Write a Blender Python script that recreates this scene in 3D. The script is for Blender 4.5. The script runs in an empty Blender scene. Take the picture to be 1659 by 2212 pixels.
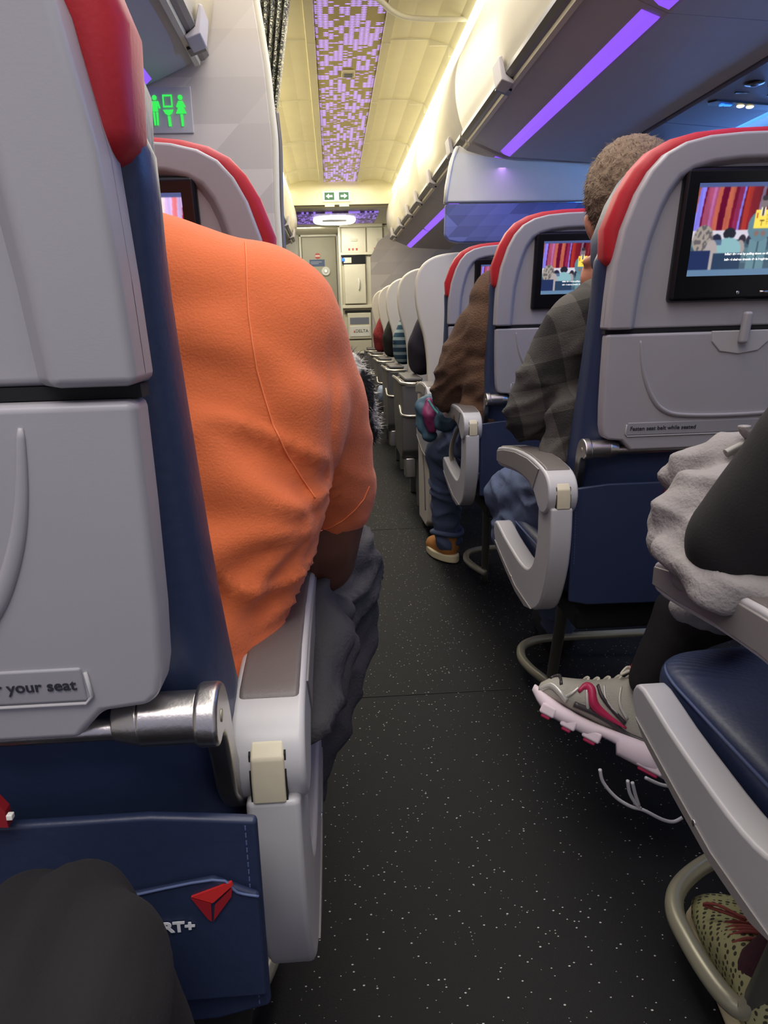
import bpy, bmesh, math, random
from mathutils import Vector, Matrix, noise
from mathutils.bvhtree import BVHTree
random.seed(7)
S = bpy.context.scene
COL = S.collection
PI = math.pi

# ------------------------------------------------------------------ camera
FPX, CX, CY, CAMH = 1661.0, 829.5, 1106.0, 0.93
_F = Vector((718-CX, 692-CY, FPX)).normalized()
_h = Vector((1, -0.028, 0))
_D = _F.cross(_h).normalized()
if _D.y < 0: _D = -_D
_R = _D.cross(_F)
if _R.x < 0: _R = -_R
M3 = Matrix((_R, _F, -_D))            # camera (x right, y down, z forward) -> world
cam = bpy.data.cameras.new('camera'); camo = bpy.data.objects.new('camera', cam); COL.objects.link(camo)
right = M3 @ Vector((1, 0, 0)); down = M3 @ Vector((0, 1, 0)); fwd = M3 @ Vector((0, 0, 1))
mw = Matrix((right, -down, -fwd)).transposed().to_4x4(); mw.translation = (0, 0, CAMH)
camo.matrix_world = mw
cam.sensor_fit = 'VERTICAL'; cam.sensor_height = 24; cam.lens = 24*FPX/2212
cam.clip_start = 0.02; cam.clip_end = 60
S.camera = camo
C0 = Vector((0, 0, CAMH))
def ray(px, py): return M3 @ Vector((px-CX, py-CY, FPX))
def PY(px, py, y): r = ray(px, py); return C0 + r*(y/r.y)     # a measured photo point carried to depth y
def PX(px, py, x): r = ray(px, py); return C0 + r*(x/r.x)
def PZ(px, py, z): r = ray(px, py); return C0 + r*((z-CAMH)/r.z)

# ------------------------------------------------------------------ view + world
S.view_settings.view_transform = 'Standard'; S.view_settings.look = 'None'
S.view_settings.gamma = 1; S.view_settings.use_curve_mapping = False
S.view_settings.exposure = 0.0
w = bpy.data.worlds.new('world'); S.world = w; w.use_nodes = True
bg = w.node_tree.nodes['Background']; bg.inputs[0].default_value = (0.70, 0.70, 0.92, 1); bg.inputs[1].default_value = 0.55

XC = 0.13      # cabin centre line
def area(name, loc, size, col, power, rot=(0, 0, 0), spread=180):
    l = bpy.data.lights.new(name, 'AREA'); l.shape = 'RECTANGLE'; l.size, l.size_y = size
    l.color = col; l.energy = power; l.spread = math.radians(spread)
    o = bpy.data.objects.new(name, l); o.location = loc; o.rotation_euler = rot; COL.objects.link(o); return o
# forward (front cabin) warm cove lighting, economy dimmer neutral ceiling light
WARM = (1.0, 0.88, 0.56)
area('front_cabin_cove_light_right', (XC+.50, 5.7, 2.10), (0.05, 4.2), WARM, 3.5, (0, math.radians(55), 0))
area('front_cabin_cove_light_left', (XC-.50, 5.7, 2.10), (0.05, 4.2), WARM, 5, (0, math.radians(-55), 0))
area('galley_dome_light', (XC-.05, 8.75, 2.02), (0.4, 0.4), (1, .95, .76), 34, (math.radians(42), 0, 0))
area('front_cabin_fill_light', (XC, 5.7, 2.17), (0.6, 3.9), (1, .93, .74), 48)  # added fill, no fixture of the cabin: brightens the cream seat shells
area('forward_door_fill_light', (-.24, 9.5, 2.04), (0.3, 0.25), (1, .95, .78), 14, (math.radians(55), 0, 0))  # added fill tilted at the forward door to lift its darkness
area('economy_ceiling_light', (XC, 1.1, 2.17), (0.75, 4.4), (1.0, 0.96, 0.93), 48)
area('economy_reading_light', (-0.30, -0.2, 1.55), (0.5, 0.5), (1.0, 0.95, 0.90), 5, (math.radians(-15), 0, 0))
area('violet_strip_glow_right', (0.76, 2.1, 1.55), (0.03, 3.0), (0.45, 0.22, 1.0), 1.3)
area('violet_strip_glow_left', (-0.50, 0.6, 1.55), (0.03, 2.8), (0.45, 0.22, 1.0), 1.0)
area('blue_sidewall_light', (1.66, 2.9, 1.47), (0.05, 5.0), (0.12, 0.34, 1.0), 30, (0, math.radians(122), 0))

# ------------------------------------------------------------------ materials
def lin(c):
    c = c/255.0
    return c/12.92 if c <= .04045 else ((c+.055)/1.055)**2.4
def rgb(r, g, b): return (lin(r), lin(g), lin(b), 1)
def mat(name, col, rough=.5, metal=0, bump=0, bscale=60, var=0, vscale=8, coat=0, sheen=0):
    m = bpy.data.materials.new(name); m.use_nodes = True; nt = m.node_tree; N = nt.nodes; L = nt.links
    b = N['Principled BSDF']; b.inputs['Base Color'].default_value = col
    b.inputs['Roughness'].default_value = rough; b.inputs['Metallic'].default_value = metal
    if coat: b.inputs['Coat Weight'].default_value = coat
    if sheen: b.inputs['Sheen Weight'].default_value = sheen
    tc = N.new('ShaderNodeTexCoord')
    if bump:
        n = N.new('ShaderNodeTexNoise'); n.inputs['Scale'].default_value = bscale; n.inputs['Detail'].default_value = 4
        L.new(tc.outputs['Object'], n.inputs['Vector'])
        bp = N.new('ShaderNodeBump'); bp.inputs['Strength'].default_value = bump; bp.inputs['Distance'].default_value = .004
        L.new(n.outputs['Fac'], bp.inputs['Height']); L.new(bp.outputs['Normal'], b.inputs['Normal'])
    n = N.new('ShaderNodeTexNoise'); n.inputs['Scale'].default_value = vscale; n.inputs['Detail'].default_value = 3
    L.new(tc.outputs['Object'], n.inputs['Vector'])
    mx = N.new('ShaderNodeMix'); mx.data_type = 'RGBA'
    v = var or .06
    mx.inputs[6].default_value = tuple(x*(1-v) for x in col[:3])+(1,); mx.inputs[7].default_value = tuple(min(1, x*(1+v)) for x in col[:3])+(1,)
    L.new(n.outputs['Fac'], mx.inputs[0]); L.new(mx.outputs[2], b.inputs['Base Color'])
    return m
def emit(name, col, st):
    m = bpy.data.materials.new(name); m.use_nodes = True; nt = m.node_tree
    b = nt.nodes['Principled BSDF']; b.inputs['Base Color'].default_value = (0, 0, 0, 1); b.inputs['Roughness'].default_value = .4
    b.inputs['Emission Color'].default_value = col; b.inputs['Emission Strength'].default_value = st
    return m
MT = dict(
 plastic=mat('grey_seat_plastic', rgb(172, 169, 172), .38, bump=.03, bscale=900),
 plastic_light=mat('light_grey_plastic', rgb(186, 184, 184), .35, bump=.02, bscale=900),
 label=mat('recessed_label_plastic', rgb(160, 158, 162), .5),
 pad=mat('dark_armrest_pad', rgb(104, 97, 94), .42, bump=.1, bscale=700),
 armgrey=mat('armrest_side_grey', rgb(140, 135, 132), .35),
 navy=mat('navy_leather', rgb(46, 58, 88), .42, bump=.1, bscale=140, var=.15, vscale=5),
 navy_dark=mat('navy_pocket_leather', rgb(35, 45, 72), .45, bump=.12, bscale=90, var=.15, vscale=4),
 stitch=mat('navy_stitching', rgb(78, 92, 130), .6),
 red=mat('red_headrest_leather', rgb(180, 30, 40), .5, bump=.06, bscale=300),
 metal=mat('brushed_aluminium', rgb(190, 186, 182), .32, 1, bump=.05, bscale=400),
 metal_beige=mat('champagne_metal', rgb(178, 172, 142), .38, .6),
 latch=mat('beige_latch_plastic', rgb(205, 196, 168), .4, var=.1, vscale=60),
 rail=mat('painted_beige_rail', rgb(166, 162, 138), .35, .35),
 legm=mat('dull_metal_leg', rgb(110, 110, 100), .45, .5),
 black=mat('black_plastic', rgb(20, 20, 24), .3), black_gap=mat('dark_gap', rgb(14, 14, 16), .8),
 bezel=mat('glossy_black_bezel', rgb(14, 15, 20), .3),
 cream=mat('cream_cabin_panel', rgb(222, 218, 200), .45), ceil=mat('cream_ceiling_panel', rgb(224, 218, 188), .5),
 bin=mat('overhead_bin_grey', rgb(186, 180, 182), .5, bump=.04, bscale=300),
 binface=mat('overhead_bin_face', rgb(212, 204, 180), .42), binrail=mat('bin_edge_rail', rgb(120, 116, 112), .4, .4),
 psu=mat('service_panel_grey', rgb(120, 124, 136), .5),
 shell_fc=mat('front_cabin_seat_shell', rgb(222, 214, 198), .38), box_fc=mat('front_cabin_console_dark', rgb(92, 88, 86), .45),
 trim_fc=mat('console_metal_trim', rgb(205, 198, 182), .25, .8),
 orange=mat('orange_cotton', rgb(230, 114, 60), .85, bump=.22, bscale=500, var=.06, vscale=14, sheen=.12),
 orange_seam=mat('orange_thread', rgb(252, 140, 84), .8),
 skin_dark=mat('brown_skin', rgb(104, 66, 50), .5), skin=mat('tan_skin', rgb(200, 136, 108), .5, bump=.2, bscale=120, var=.12, vscale=30),
 hair_grey=mat('short_greying_hair', rgb(122, 102, 82), .85, bump=1, bscale=160, var=.35, vscale=90),
 hair_black=mat('dark_curly_hair', rgb(42, 36, 34), .9, bump=1, bscale=150),
 charcoal=mat('charcoal_trousers', rgb(60, 58, 60), .85, bump=.4, bscale=300, var=.1),
 black_cloth=mat('black_knit', rgb(19, 16, 17), .9, bump=.12, bscale=400, var=.2),
 jeans=mat('blue_denim', rgb(78, 90, 116), .85, bump=.4, bscale=500, var=.22, vscale=14),
 brown=mat('brown_sweater', rgb(88, 62, 44), .95, bump=.9, bscale=220, var=.12),
 jacket=mat('grey_padded_cotton', rgb(146, 141, 138), .85, bump=.4, bscale=250, var=.07),
 teal=mat('teal_windbreaker', rgb(64, 92, 108), .6, var=.2, vscale=20), magenta=mat('magenta_panel_cloth', rgb(130, 44, 90), .6),
 mint=mat('mint_piping', rgb(96, 170, 160), .6),
 tan=mat('tan_suede', rgb(176, 116, 52), .8), sole=mat('cream_rubber_sole', rgb(214, 200, 160), .6),
 mesh=mat('silver_shoe_mesh', rgb(176, 172, 158), .55, bump=.5, bscale=700), shoe_silver=mat('silver_overlay', rgb(206, 202, 192), .3, .3),
 shoe_dark=mat('dark_shoe_overlay', rgb(58, 52, 54), .4), pink=mat('pink_shoe_stripe', rgb(186, 40, 84), .45),
 whitesole=mat('white_foam_sole', rgb(232, 214, 220), .6), lace_w=mat('white_laces', rgb(226, 220, 200), .8),
 khaki=mat('khaki_knit_shoe', rgb(158, 158, 112), .8), lace_r=mat('rust_laces', rgb(140, 68, 60), .8),
 maroon=mat('maroon_sock', rgb(70, 32, 44), .9, bump=.4, bscale=400), sock=mat('dark_sock', rgb(48, 44, 42), .9, bump=.4, bscale=500),
 cord=mat('grey_cord', rgb(190, 188, 192), .5), shirt_navy=mat('dark_navy_coat', rgb(44, 38, 50), .8),
 shirt_red=mat('red_patterned_cloth', rgb(140, 44, 48), .8, var=.8, vscale=60), shirt_black=mat('black_shirt', rgb(34, 32, 32), .9),
 ltblue=mat('light_blue_cloth', rgb(150, 164, 184), .8), white=mat('white_enamel', rgb(236, 234, 224), .5),
 text_dark=mat('dark_print', rgb(50, 50, 58), .6), text_silver=mat('silver_embroidery', rgb(214, 216, 220), .5),
 logo_red=mat('red_emblem_thread', rgb(196, 40, 40), .5), logo_dred=mat('dark_red_emblem_thread', rgb(140, 24, 34), .5),
 green=emit('exit_green', rgb(20, 130, 60), .8), signwhite=emit('lit_sign_white', rgb(245, 245, 235), 1.1),
 lav=emit('lavatory_green_light', rgb(60, 240, 90), 1.0), violet=emit('violet_strip_light', rgb(140, 84, 255), 1.15),
 warm=emit('warm_cove_light', (1.0, .9, .58, 1), 2.8), ring=emit('dome_ring_light', (1, .97, .8, 1), 3.5),
 bluel=emit('blue_cove_light', rgb(30, 110, 235), 1.3), bluedot=emit('blue_indicator', rgb(40, 110, 255), 2.5), spot=emit('reading_light_glow', (1, .85, .5, 1), 2.0),
 white_e=emit('caption_white', (1, 1, 1, 1), 1.2), grey_door=mat('lavatory_door_grey', rgb(176, 170, 150), .5),
 galley=mat('galley_cream', rgb(206, 200, 176), .4), galley_lt=mat('galley_door_panel', rgb(222, 216, 192), .35), sign_blue=mat('blue_placard', rgb(70, 90, 130), .5),
 sign_green=mat('pale_green_placard', rgb(130, 168, 120), .5), sign_red=mat('red_pictogram', rgb(190, 70, 60), .5),
)
def nodes(m): return m.node_tree.nodes, m.node_tree.links
# floor: charcoal with pale flecks
def floor_mat():
    m = mat('speckled_charcoal_floor', rgb(19, 19, 21), .7, bump=.2, bscale=300); N, L = nodes(m); b = N['Principled BSDF']; b.inputs['Specular IOR Level'].default_value = .25
    tc = N.new('ShaderNodeTexCoord'); v = N.new('ShaderNodeTexVoronoi'); v.inputs['Scale'].default_value = 120
    mp = N.new('ShaderNodeMapping'); mp.inputs['Scale'].default_value = (1, 1.3, 1)
    L.new(tc.outputs['Object'], mp.inputs[0]); L.new(mp.outputs[0], v.inputs['Vector'])
    sep = N.new('ShaderNodeSeparateColor'); L.new(v.outputs['Color'], sep.inputs[0])
    gt = N.new('ShaderNodeMath'); gt.operation = 'GREATER_THAN'; gt.inputs[1].default_value = .55; L.new(sep.outputs[0], gt.inputs[0])
    mul = N.new('ShaderNodeMath'); mul.operation = 'MULTIPLY'; mul.inputs[1].default_value = .22; L.new(sep.outputs[1], mul.inputs[0])
    lt = N.new('ShaderNodeMath'); lt.operation = 'LESS_THAN'; L.new(v.outputs['Distance'], lt.inputs[0]); L.new(mul.outputs[0], lt.inputs[1])
    an = N.new('ShaderNodeMath'); an.operation = 'MULTIPLY'; L.new(gt.outputs[0], an.inputs[0]); L.new(lt.outputs[0], an.inputs[1])
    old = b.inputs['Base Color'].links[0].from_socket
    mx = N.new('ShaderNodeMix'); mx.data_type = 'RGBA'; mx.inputs[7].default_value = rgb(190, 190, 186)
    L.new(an.outputs[0], mx.inputs[0]); L.new(old, mx.inputs[6]); L.new(mx.outputs[2], b.inputs['Base Color'])
    return m
MT['floor'] = floor_mat()
# triangular facet tone pattern of class dividers
def facet_mat(name, col, amp, sc=7.0):
    m = mat(name, col, .5); N, L = nodes(m); b = N['Principled BSDF']
    tc = N.new('ShaderNodeTexCoord'); sep = N.new('ShaderNodeSeparateXYZ'); L.new(tc.outputs['Object'], sep.inputs[0])
    def mth(op, a, bb=None):
        n = N.new('ShaderNodeMath'); n.operation = op
        for i, s in enumerate((a, bb)):
            if s is None: continue
            if isinstance(s, (int, float)): n.inputs[i].default_value = s
            else: L.new(s, n.inputs[i])
        return n.outputs[0]
    x = mth('MULTIPLY', sep.outputs[0], sc); z = mth('MULTIPLY', sep.outputs[2], sc)
    p = mth('FLOOR', mth('ADD', x, z)); q = mth('FLOOR', mth('SUBTRACT', x, z)); r = mth('FLOOR', mth('MULTIPLY', z, 2.0))
    h = mth('FRACT', mth('MULTIPLY', mth('ADD', mth('ADD', mth('MULTIPLY', p, 12.9898), mth('MULTIPLY', q, 78.233)), mth('MULTIPLY', r, 37.719)), 0.6173))
    mx = N.new('ShaderNodeMix'); mx.data_type = 'RGBA'
    mx.inputs[6].default_value = tuple(c*(1-amp) for c in col[:3])+(1,); mx.inputs[7].default_value = tuple(min(1, c*(1+amp)) for c in col[:3])+(1,)
    L.new(h, mx.inputs[0]); L.new(mx.outputs[2], b.inputs['Base Color'])
    return m
MT['facet'] = facet_mat('faceted_partition_panel', rgb(196, 188, 180), .12, 4.0)
MT['facet_blue'] = facet_mat('faceted_divider_panel', rgb(100, 108, 162), .28, 11.0)
# ceiling light panel pattern: glowing violet dashes on tan
def dash_mat(name, st, tan):
    m = mat(name, tan, .5); N, L = nodes(m); b = N['Principled BSDF']
    tc = N.new('ShaderNodeTexCoord'); sep = N.new('ShaderNodeSeparateXYZ'); L.new(tc.outputs['Object'], sep.inputs[0])
    def mth(op, a, bb=None, c=None):
        n = N.new('ShaderNodeMath'); n.operation = op
        for i, s in enumerate((a, bb, c)):
            if s is None: continue
            if isinstance(s, (int, float)): n.inputs[i].default_value = s
            else: L.new(s, n.inputs[i])
        return n.outputs[0]
    x = mth('MULTIPLY', sep.outputs[0], 43.0); y = mth('MULTIPLY', sep.outputs[1], 52.0)
    fx = mth('FLOOR', x); fy = mth('FLOOR', y)
    comb = N.new('ShaderNodeCombineXYZ'); L.new(fx, comb.inputs[0]); L.new(mth('FLOOR', mth('MULTIPLY', fy, .25)), comb.inputs[1])
    wn = N.new('ShaderNodeTexWhiteNoise'); L.new(comb.outputs[0], wn.inputs[0])
    comb2 = N.new('ShaderNodeCombineXYZ'); L.new(fx, comb2.inputs[0]); L.new(fy, comb2.inputs[1])
    wn2 = N.new('ShaderNodeTexWhiteNoise'); L.new(comb2.outputs[0], wn2.inputs[0])
    cell = mth('MAXIMUM', mth('GREATER_THAN', wn.outputs[0], .62), mth('GREATER_THAN', wn2.outputs[0], .79))
    dx = mth('ABSOLUTE', mth('SUBTRACT', mth('FRACT', x), .5)); dy = mth('ABSOLUTE', mth('SUBTRACT', mth('FRACT', y), .5))
    shape = mth('LESS_THAN', mth('ADD', mth('MULTIPLY', dx, .45), dy), .40)
    on = mth('MULTIPLY', cell, shape)
    b.inputs['Emission Color'].default_value = rgb(168, 130, 255)
    L.new(mth('MULTIPLY', on, st), b.inputs['Emission Strength'])
    return m
MT['dash'] = dash_mat('violet_dash_ceiling_panel', 1.15, rgb(196, 184, 130))
MT['dash_deep'] = dash_mat('violet_dash_dome_panel', .8, rgb(120, 90, 190))
# plaid
def plaid_mat():
    m = mat('charcoal_plaid_knit', rgb(66, 62, 58), .9, bump=.5, bscale=450); N, L = nodes(m); b = N['Principled BSDF']
    tc = N.new('ShaderNodeTexCoord'); mp = N.new('ShaderNodeMapping'); mp.inputs['Rotation'].default_value = (.1, .25, .1); mp.inputs['Scale'].default_value = (11, 6, 11)
    L.new(tc.outputs['Object'], mp.inputs[0]); sep = N.new('ShaderNodeSeparateXYZ'); L.new(mp.outputs[0], sep.inputs[0])
    def st(s):
        f = N.new('ShaderNodeMath'); f.operation = 'FRACT'; L.new(s, f.inputs[0]); g = N.new('ShaderNodeMath'); g.operation = 'GREATER_THAN'; g.inputs[1].default_value = .5; L.new(f.outputs[0], g.inputs[0]); return g.outputs[0]
    a = N.new('ShaderNodeMath'); a.operation = 'ADD'; L.new(st(sep.outputs[0]), a.inputs[0]); L.new(st(sep.outputs[2]), a.inputs[1])
    d = N.new('ShaderNodeMath'); d.operation = 'MULTIPLY'; d.inputs[1].default_value = .5; L.new(a.outputs[0], d.inputs[0])
    mx = N.new('ShaderNodeMix'); mx.data_type = 'RGBA'; mx.inputs[6].default_value = rgb(38, 35, 33); mx.inputs[7].default_value = rgb(88, 84, 78)
    L.new(d.outputs[0], mx.inputs[0]); L.new(mx.outputs[2], b.inputs['Base Color']); return m
MT['plaid'] = plaid_mat()
def stripe_mat(name, c1, c2, sc, axis=2):
    m = mat(name, c1, .8); N, L = nodes(m); b = N['Principled BSDF']
    tc = N.new('ShaderNodeTexCoord'); sep = N.new('ShaderNodeSeparateXYZ'); L.new(tc.outputs['Object'], sep.inputs[0])
    mu = N.new('ShaderNodeMath'); mu.operation = 'MULTIPLY'; mu.inputs[1].default_value = sc; L.new(sep.outputs[axis], mu.inputs[0])
    f = N.new('ShaderNodeMath'); f.operation = 'FRACT'; L.new(mu.outputs[0], f.inputs[0]); g = N.new('ShaderNodeMath'); g.operation = 'GREATER_THAN'; g.inputs[1].default_value = .6; L.new(f.outputs[0], g.inputs[0])
    mx = N.new('ShaderNodeMix'); mx.data_type = 'RGBA'; mx.inputs[6].default_value = c1; mx.inputs[7].default_value = c2
    L.new(g.outputs[0], mx.inputs[0]); L.new(mx.outputs[2], b.inputs['Base Color']); return m
MT['teal_stripe'] = stripe_mat('teal_striped_shirt', rgb(40, 74, 96), rgb(150, 170, 176), 22)
def knit_mat():
    m = mat('perforated_khaki_knit', rgb(164, 162, 116), .85); N, L = nodes(m); b = N['Principled BSDF']
    tc = N.new('ShaderNodeTexCoord'); mp = N.new('ShaderNodeMapping'); mp.inputs['Rotation'].default_value = (0, 0, .5); L.new(tc.outputs['Object'], mp.inputs[0])
    v = N.new('ShaderNodeTexVoronoi'); v.inputs['Scale'].default_value = 105; v.inputs['Randomness'].default_value = .15; L.new(mp.outputs[0], v.inputs['Vector'])
    lt = N.new('ShaderNodeMath'); lt.operation = 'LESS_THAN'; lt.inputs[1].default_value = .36; L.new(v.outputs['Distance'], lt.inputs[0])
    mx = N.new('ShaderNodeMix'); mx.data_type = 'RGBA'; mx.inputs[6].default_value = rgb(168, 166, 118); mx.inputs[7].default_value = rgb(62, 60, 42)
    L.new(lt.outputs[0], mx.inputs[0]); L.new(mx.outputs[2], b.inputs['Base Color']); return m
MT['knit'] = knit_mat()
def fur_mat():
    m = mat('black_white_fur', rgb(60, 58, 56), .9); N, L = nodes(m); b = N['Principled BSDF']
    tc = N.new('ShaderNodeTexCoord'); n = N.new('ShaderNodeTexNoise'); n.inputs['Scale'].default_value = 26; L.new(tc.outputs['Object'], n.inputs['Vector'])
    r = N.new('ShaderNodeValToRGB'); r.color_ramp.elements[0].position = .5; r.color_ramp.elements[1].position = .62
    r.color_ramp.elements[0].color = rgb(26, 25, 25); r.color_ramp.elements[1].color = rgb(200, 196, 186)
    L.new(n.outputs['Fac'], r.inputs[0]); L.new(r.outputs[0], b.inputs['Base Color']); return m
MT['fur'] = fur_mat()
def curtain_mat():
    m = mat('grey_curtain_painted_sparkle', rgb(48, 50, 48), .5); N, L = nodes(m); b = N['Principled BSDF']
    tc = N.new('ShaderNodeTexCoord'); mp = N.new('ShaderNodeMapping'); mp.inputs['Scale'].default_value = (170, 170, 330); L.new(tc.outputs['Object'], mp.inputs[0])
    n = N.new('ShaderNodeTexVoronoi'); n.inputs['Scale'].default_value = 1; L.new(mp.outputs[0], n.inputs['Vector'])
    sep = N.new('ShaderNodeSeparateColor'); L.new(n.outputs['Color'], sep.inputs[0])
    g = N.new('ShaderNodeMath'); g.operation = 'GREATER_THAN'; g.inputs[1].default_value = .70; L.new(sep.outputs[0], g.inputs[0])
    mx = N.new('ShaderNodeMix'); mx.data_type = 'RGBA'; mx.inputs[6].default_value = rgb(44, 46, 44); mx.inputs[7].default_value = rgb(190, 186, 160)  # pale flecks put the sparkle of the threads into the colour
    L.new(g.outputs[0], mx.inputs[0]); L.new(mx.outputs[2], b.inputs['Base Color']); return m
MT['curtain'] = curtain_mat()

# ------------------------------------------------------------------ helpers
def newobj(name, me, m=None, parent=None, smooth=True):
    o = bpy.data.objects.new(name, me); COL.objects.link(o)
    if m is not None and not me.materials: me.materials.append(MT[m] if isinstance(m, str) else m)
    if smooth: me.polygons.foreach_set('use_smooth', [True]*len(me.polygons))
    if parent: o.parent = parent
    return o
def bmobj(name, bm, m=None, parent=None, smooth=True, bevel=0, seg=3, sub=0):
    bmesh.ops.recalc_face_normals(bm, faces=bm.faces[:])
    me = bpy.data.meshes.new(name); bm.to_mesh(me); bm.free()
    o = newobj(name, me, m, parent, smooth)
    if bevel:
        b = o.modifiers.new('bevel', 'BEVEL'); b.width = bevel; b.segments = seg; b.limit_method = 'ANGLE'; b.angle_limit = math.radians(32)
        n = o.modifiers.new('wn', 'WEIGHTED_NORMAL'); n.keep_sharp = True
    if sub:
        s_ = o.modifiers.new('sub', 'SUBSURF'); s_.levels = sub; s_.render_levels = sub
    return o
def tag(o, label, cat, group=None):
    o['label'] = label; o['category'] = cat
    if group: o['group'] = group
    return o
def st(o): o['kind'] = 'structure'; return o
def thing(name, loc, label, cat, group=None):
    o = bpy.data.objects.new(name, None); o.empty_display_size = .05; COL.objects.link(o); o.location = loc
    return tag(o, label, cat, group)
def box(bm, x0, x1, y0, y1, z0, z1):
    vs = [bm.verts.new((x, y, z)) for x in (x0, x1) for y in (y0, y1) for z in (z0, z1)]
    for f in ((0, 1, 3, 2), (4, 6, 7, 5), (0, 4, 5, 1), (2, 3, 7, 6), (0, 2, 6, 4), (1, 5, 7, 3)): bm.faces.new([vs[i] for i in f])
def BX(name, m, x0, x1, y0, y1, z0, z1, parent=None, bevel=0, seg=2):
    bm = bmesh.new(); box(bm, x0, x1, y0, y1, z0, z1); return bmobj(name, bm, m, parent, smooth=bool(bevel), bevel=bevel, seg=seg)
def prism(bm, pts, a0, a1, f):
    """closed outline pts extruded from a0 to a1; f(p, a) -> 3D"""
    A = [bm.verts.new(f(p, a0)) for p in pts]; B = [bm.verts.new(f(p, a1)) for p in pts]
    n = len(pts)
    for i in range(n): bm.faces.new((A[i], A[(i+1) % n], B[(i+1) % n], B[i]))
    bm.faces.new(A[::-1]); bm.faces.new(B)
def catmull(pts, k=6, closed=False):
    P = [Vector(p) for p in pts]; out = []; n = len(P)
    R = range(n if closed else n-1)
    for i in R:
        g = (lambda j: P[j % n]) if closed else (lambda j: P[max(0, min(n-1, j))])
        p0, p1, p2, p3 = g(i-1), g(i), g(i+1), g(i+2)
        for t in range(k):
            t /= k
            out.append(.5*((2*p1)+(-p0+p2)*t+(2*p0-5*p1+4*p2-p3)*t*t+(-p0+3*p1-3*p2+p3)*t**3))
    if not closed: out.append(P[-1])
    return out
def tube(bm, pts, r, k=8, n=12, closed=False, flat=1.0, smooth_path=True):
    P = catmull(pts, k, closed) if smooth_path else [Vector(p) for p in pts]
    N = len(P); rings = []; up = Vector((.13, .2, 1)).normalized(); prev = None
    for i, p in enumerate(P):
        t = (P[(i+1) % N]-P[i-1]) if closed else (P[min(i+1, N-1)]-P[max(i-1, 0)])
        t.normalize()
        a = (up if prev is None else prev); a = (a-t*a.dot(t))
        if a.length < 1e-4: a = Vector((1, 0, 0))-t*t.x
        a.normalize(); prev = a; b = t.cross(a)
        rr = r(i/(N-1)) if callable(r) else r
        rings.append([bm.verts.new(p+(a*math.cos(q)*flat+b*math.sin(q))*rr) for q in [2*PI*j/n for j in range(n)]])
    for i in range(N if closed else N-1):
        A, B = rings[i], rings[(i+1) % N]
        for j in range(n): bm.faces.new((A[j], A[(j+1) % n], B[(j+1) % n], B[j]))
    if not closed: bm.faces.new(rings[0][::-1]); bm.faces.new(rings[-1])
def TUBE(name, m, pts, r, parent=None, **k):
    bm = bmesh.new(); tube(bm, pts, r, **k); return bmobj(name, bm, m, parent)
def loft(bm, rings, cap=True):
    V = [[bm.verts.new(p) for p in r] for r in rings]; n = len(V[0])
    for i in range(len(V)-1):
        for j in range(n): bm.faces.new((V[i][j], V[i][(j+1) % n], V[i+1][(j+1) % n], V[i+1][j]))
    if cap: bm.faces.new(V[0][::-1]); bm.faces.new(V[-1])
def ellipsoid(bm, c, r, n=24, rot=None):
    m = bmesh.ops.create_uvsphere(bm, u_segments=n, v_segments=n//2, radius=1)
    for v in m['verts']:
        p = Vector((v.co.x*r[0], v.co.y*r[1], v.co.z*r[2]))
        if rot: p = rot @ p
        v.co = p+Vector(c)
def capsule(bm, a, b, ra, rb, n=20, k=7):
    a = Vector(a); b = Vector(b); t = b-a; L_ = t.length
    if L_ < 1e-5: ellipsoid(bm, a, (ra, ra, ra)); return
    t.normalize(); x = t.orthogonal().normalized(); y = t.cross(x); rings = []
    for i in range(k+1):
        q = PI/2*i/k; rr = max(ra*math.sin(q), 1e-4); c = a-t*ra*math.cos(q)
        rings.append([c+(x*math.cos(s)+y*math.sin(s))*rr for s in [2*PI*j/n for j in range(n)]])
    for i in range(k+1):
        q = PI/2*(1-i/k); rr = max(rb*math.sin(q), 1e-4); c = b+t*rb*math.cos(q)
        rings.append([c+(x*math.cos(s)+y*math.sin(s))*rr for s in [2*PI*j/n for j in range(n)]])
    loft(bm, rings)
def organic(name, m, build, parent=None, voxel=.01, smooth=6, disp=None, amp=0, scale=8, decim=None):
    """union of tapered volumes fused to ONE continuous skin, smoothed, then wrinkled"""
    bm = bmesh.new(); build(bm); bmesh.ops.recalc_face_normals(bm, faces=bm.faces[:])
    me = bpy.data.meshes.new('tmp'); bm.to_mesh(me); bm.free()
    o = bpy.data.objects.new('tmp', me); COL.objects.link(o)
    r = o.modifiers.new('r', 'REMESH'); r.mode = 'VOXEL'; r.voxel_size = voxel; r.adaptivity = 0
    s_ = o.modifiers.new('s', 'SMOOTH'); s_.factor = .5; s_.iterations = smooth
    dg = bpy.context.evaluated_depsgraph_get(); dg.update()
    me2 = bpy.data.meshes.new_from_object(o.evaluated_get(dg))
    bpy.data.objects.remove(o); bpy.data.meshes.remove(me)
    me2.name = name; me2.materials.clear()
    me2.update()
    ns = [v.normal.copy() for v in me2.vertices]
    for v, nrm in zip(me2.vertices, ns):
        d = 0
        if amp: d += amp*noise.noise(v.co*scale)+amp*.5*noise.noise(v.co*scale*2.3+Vector((5, 3, 1)))
        if disp: d += disp(v.co)
        v.co = v.co+nrm*d
    return newobj(name, me2, m, parent)
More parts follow.
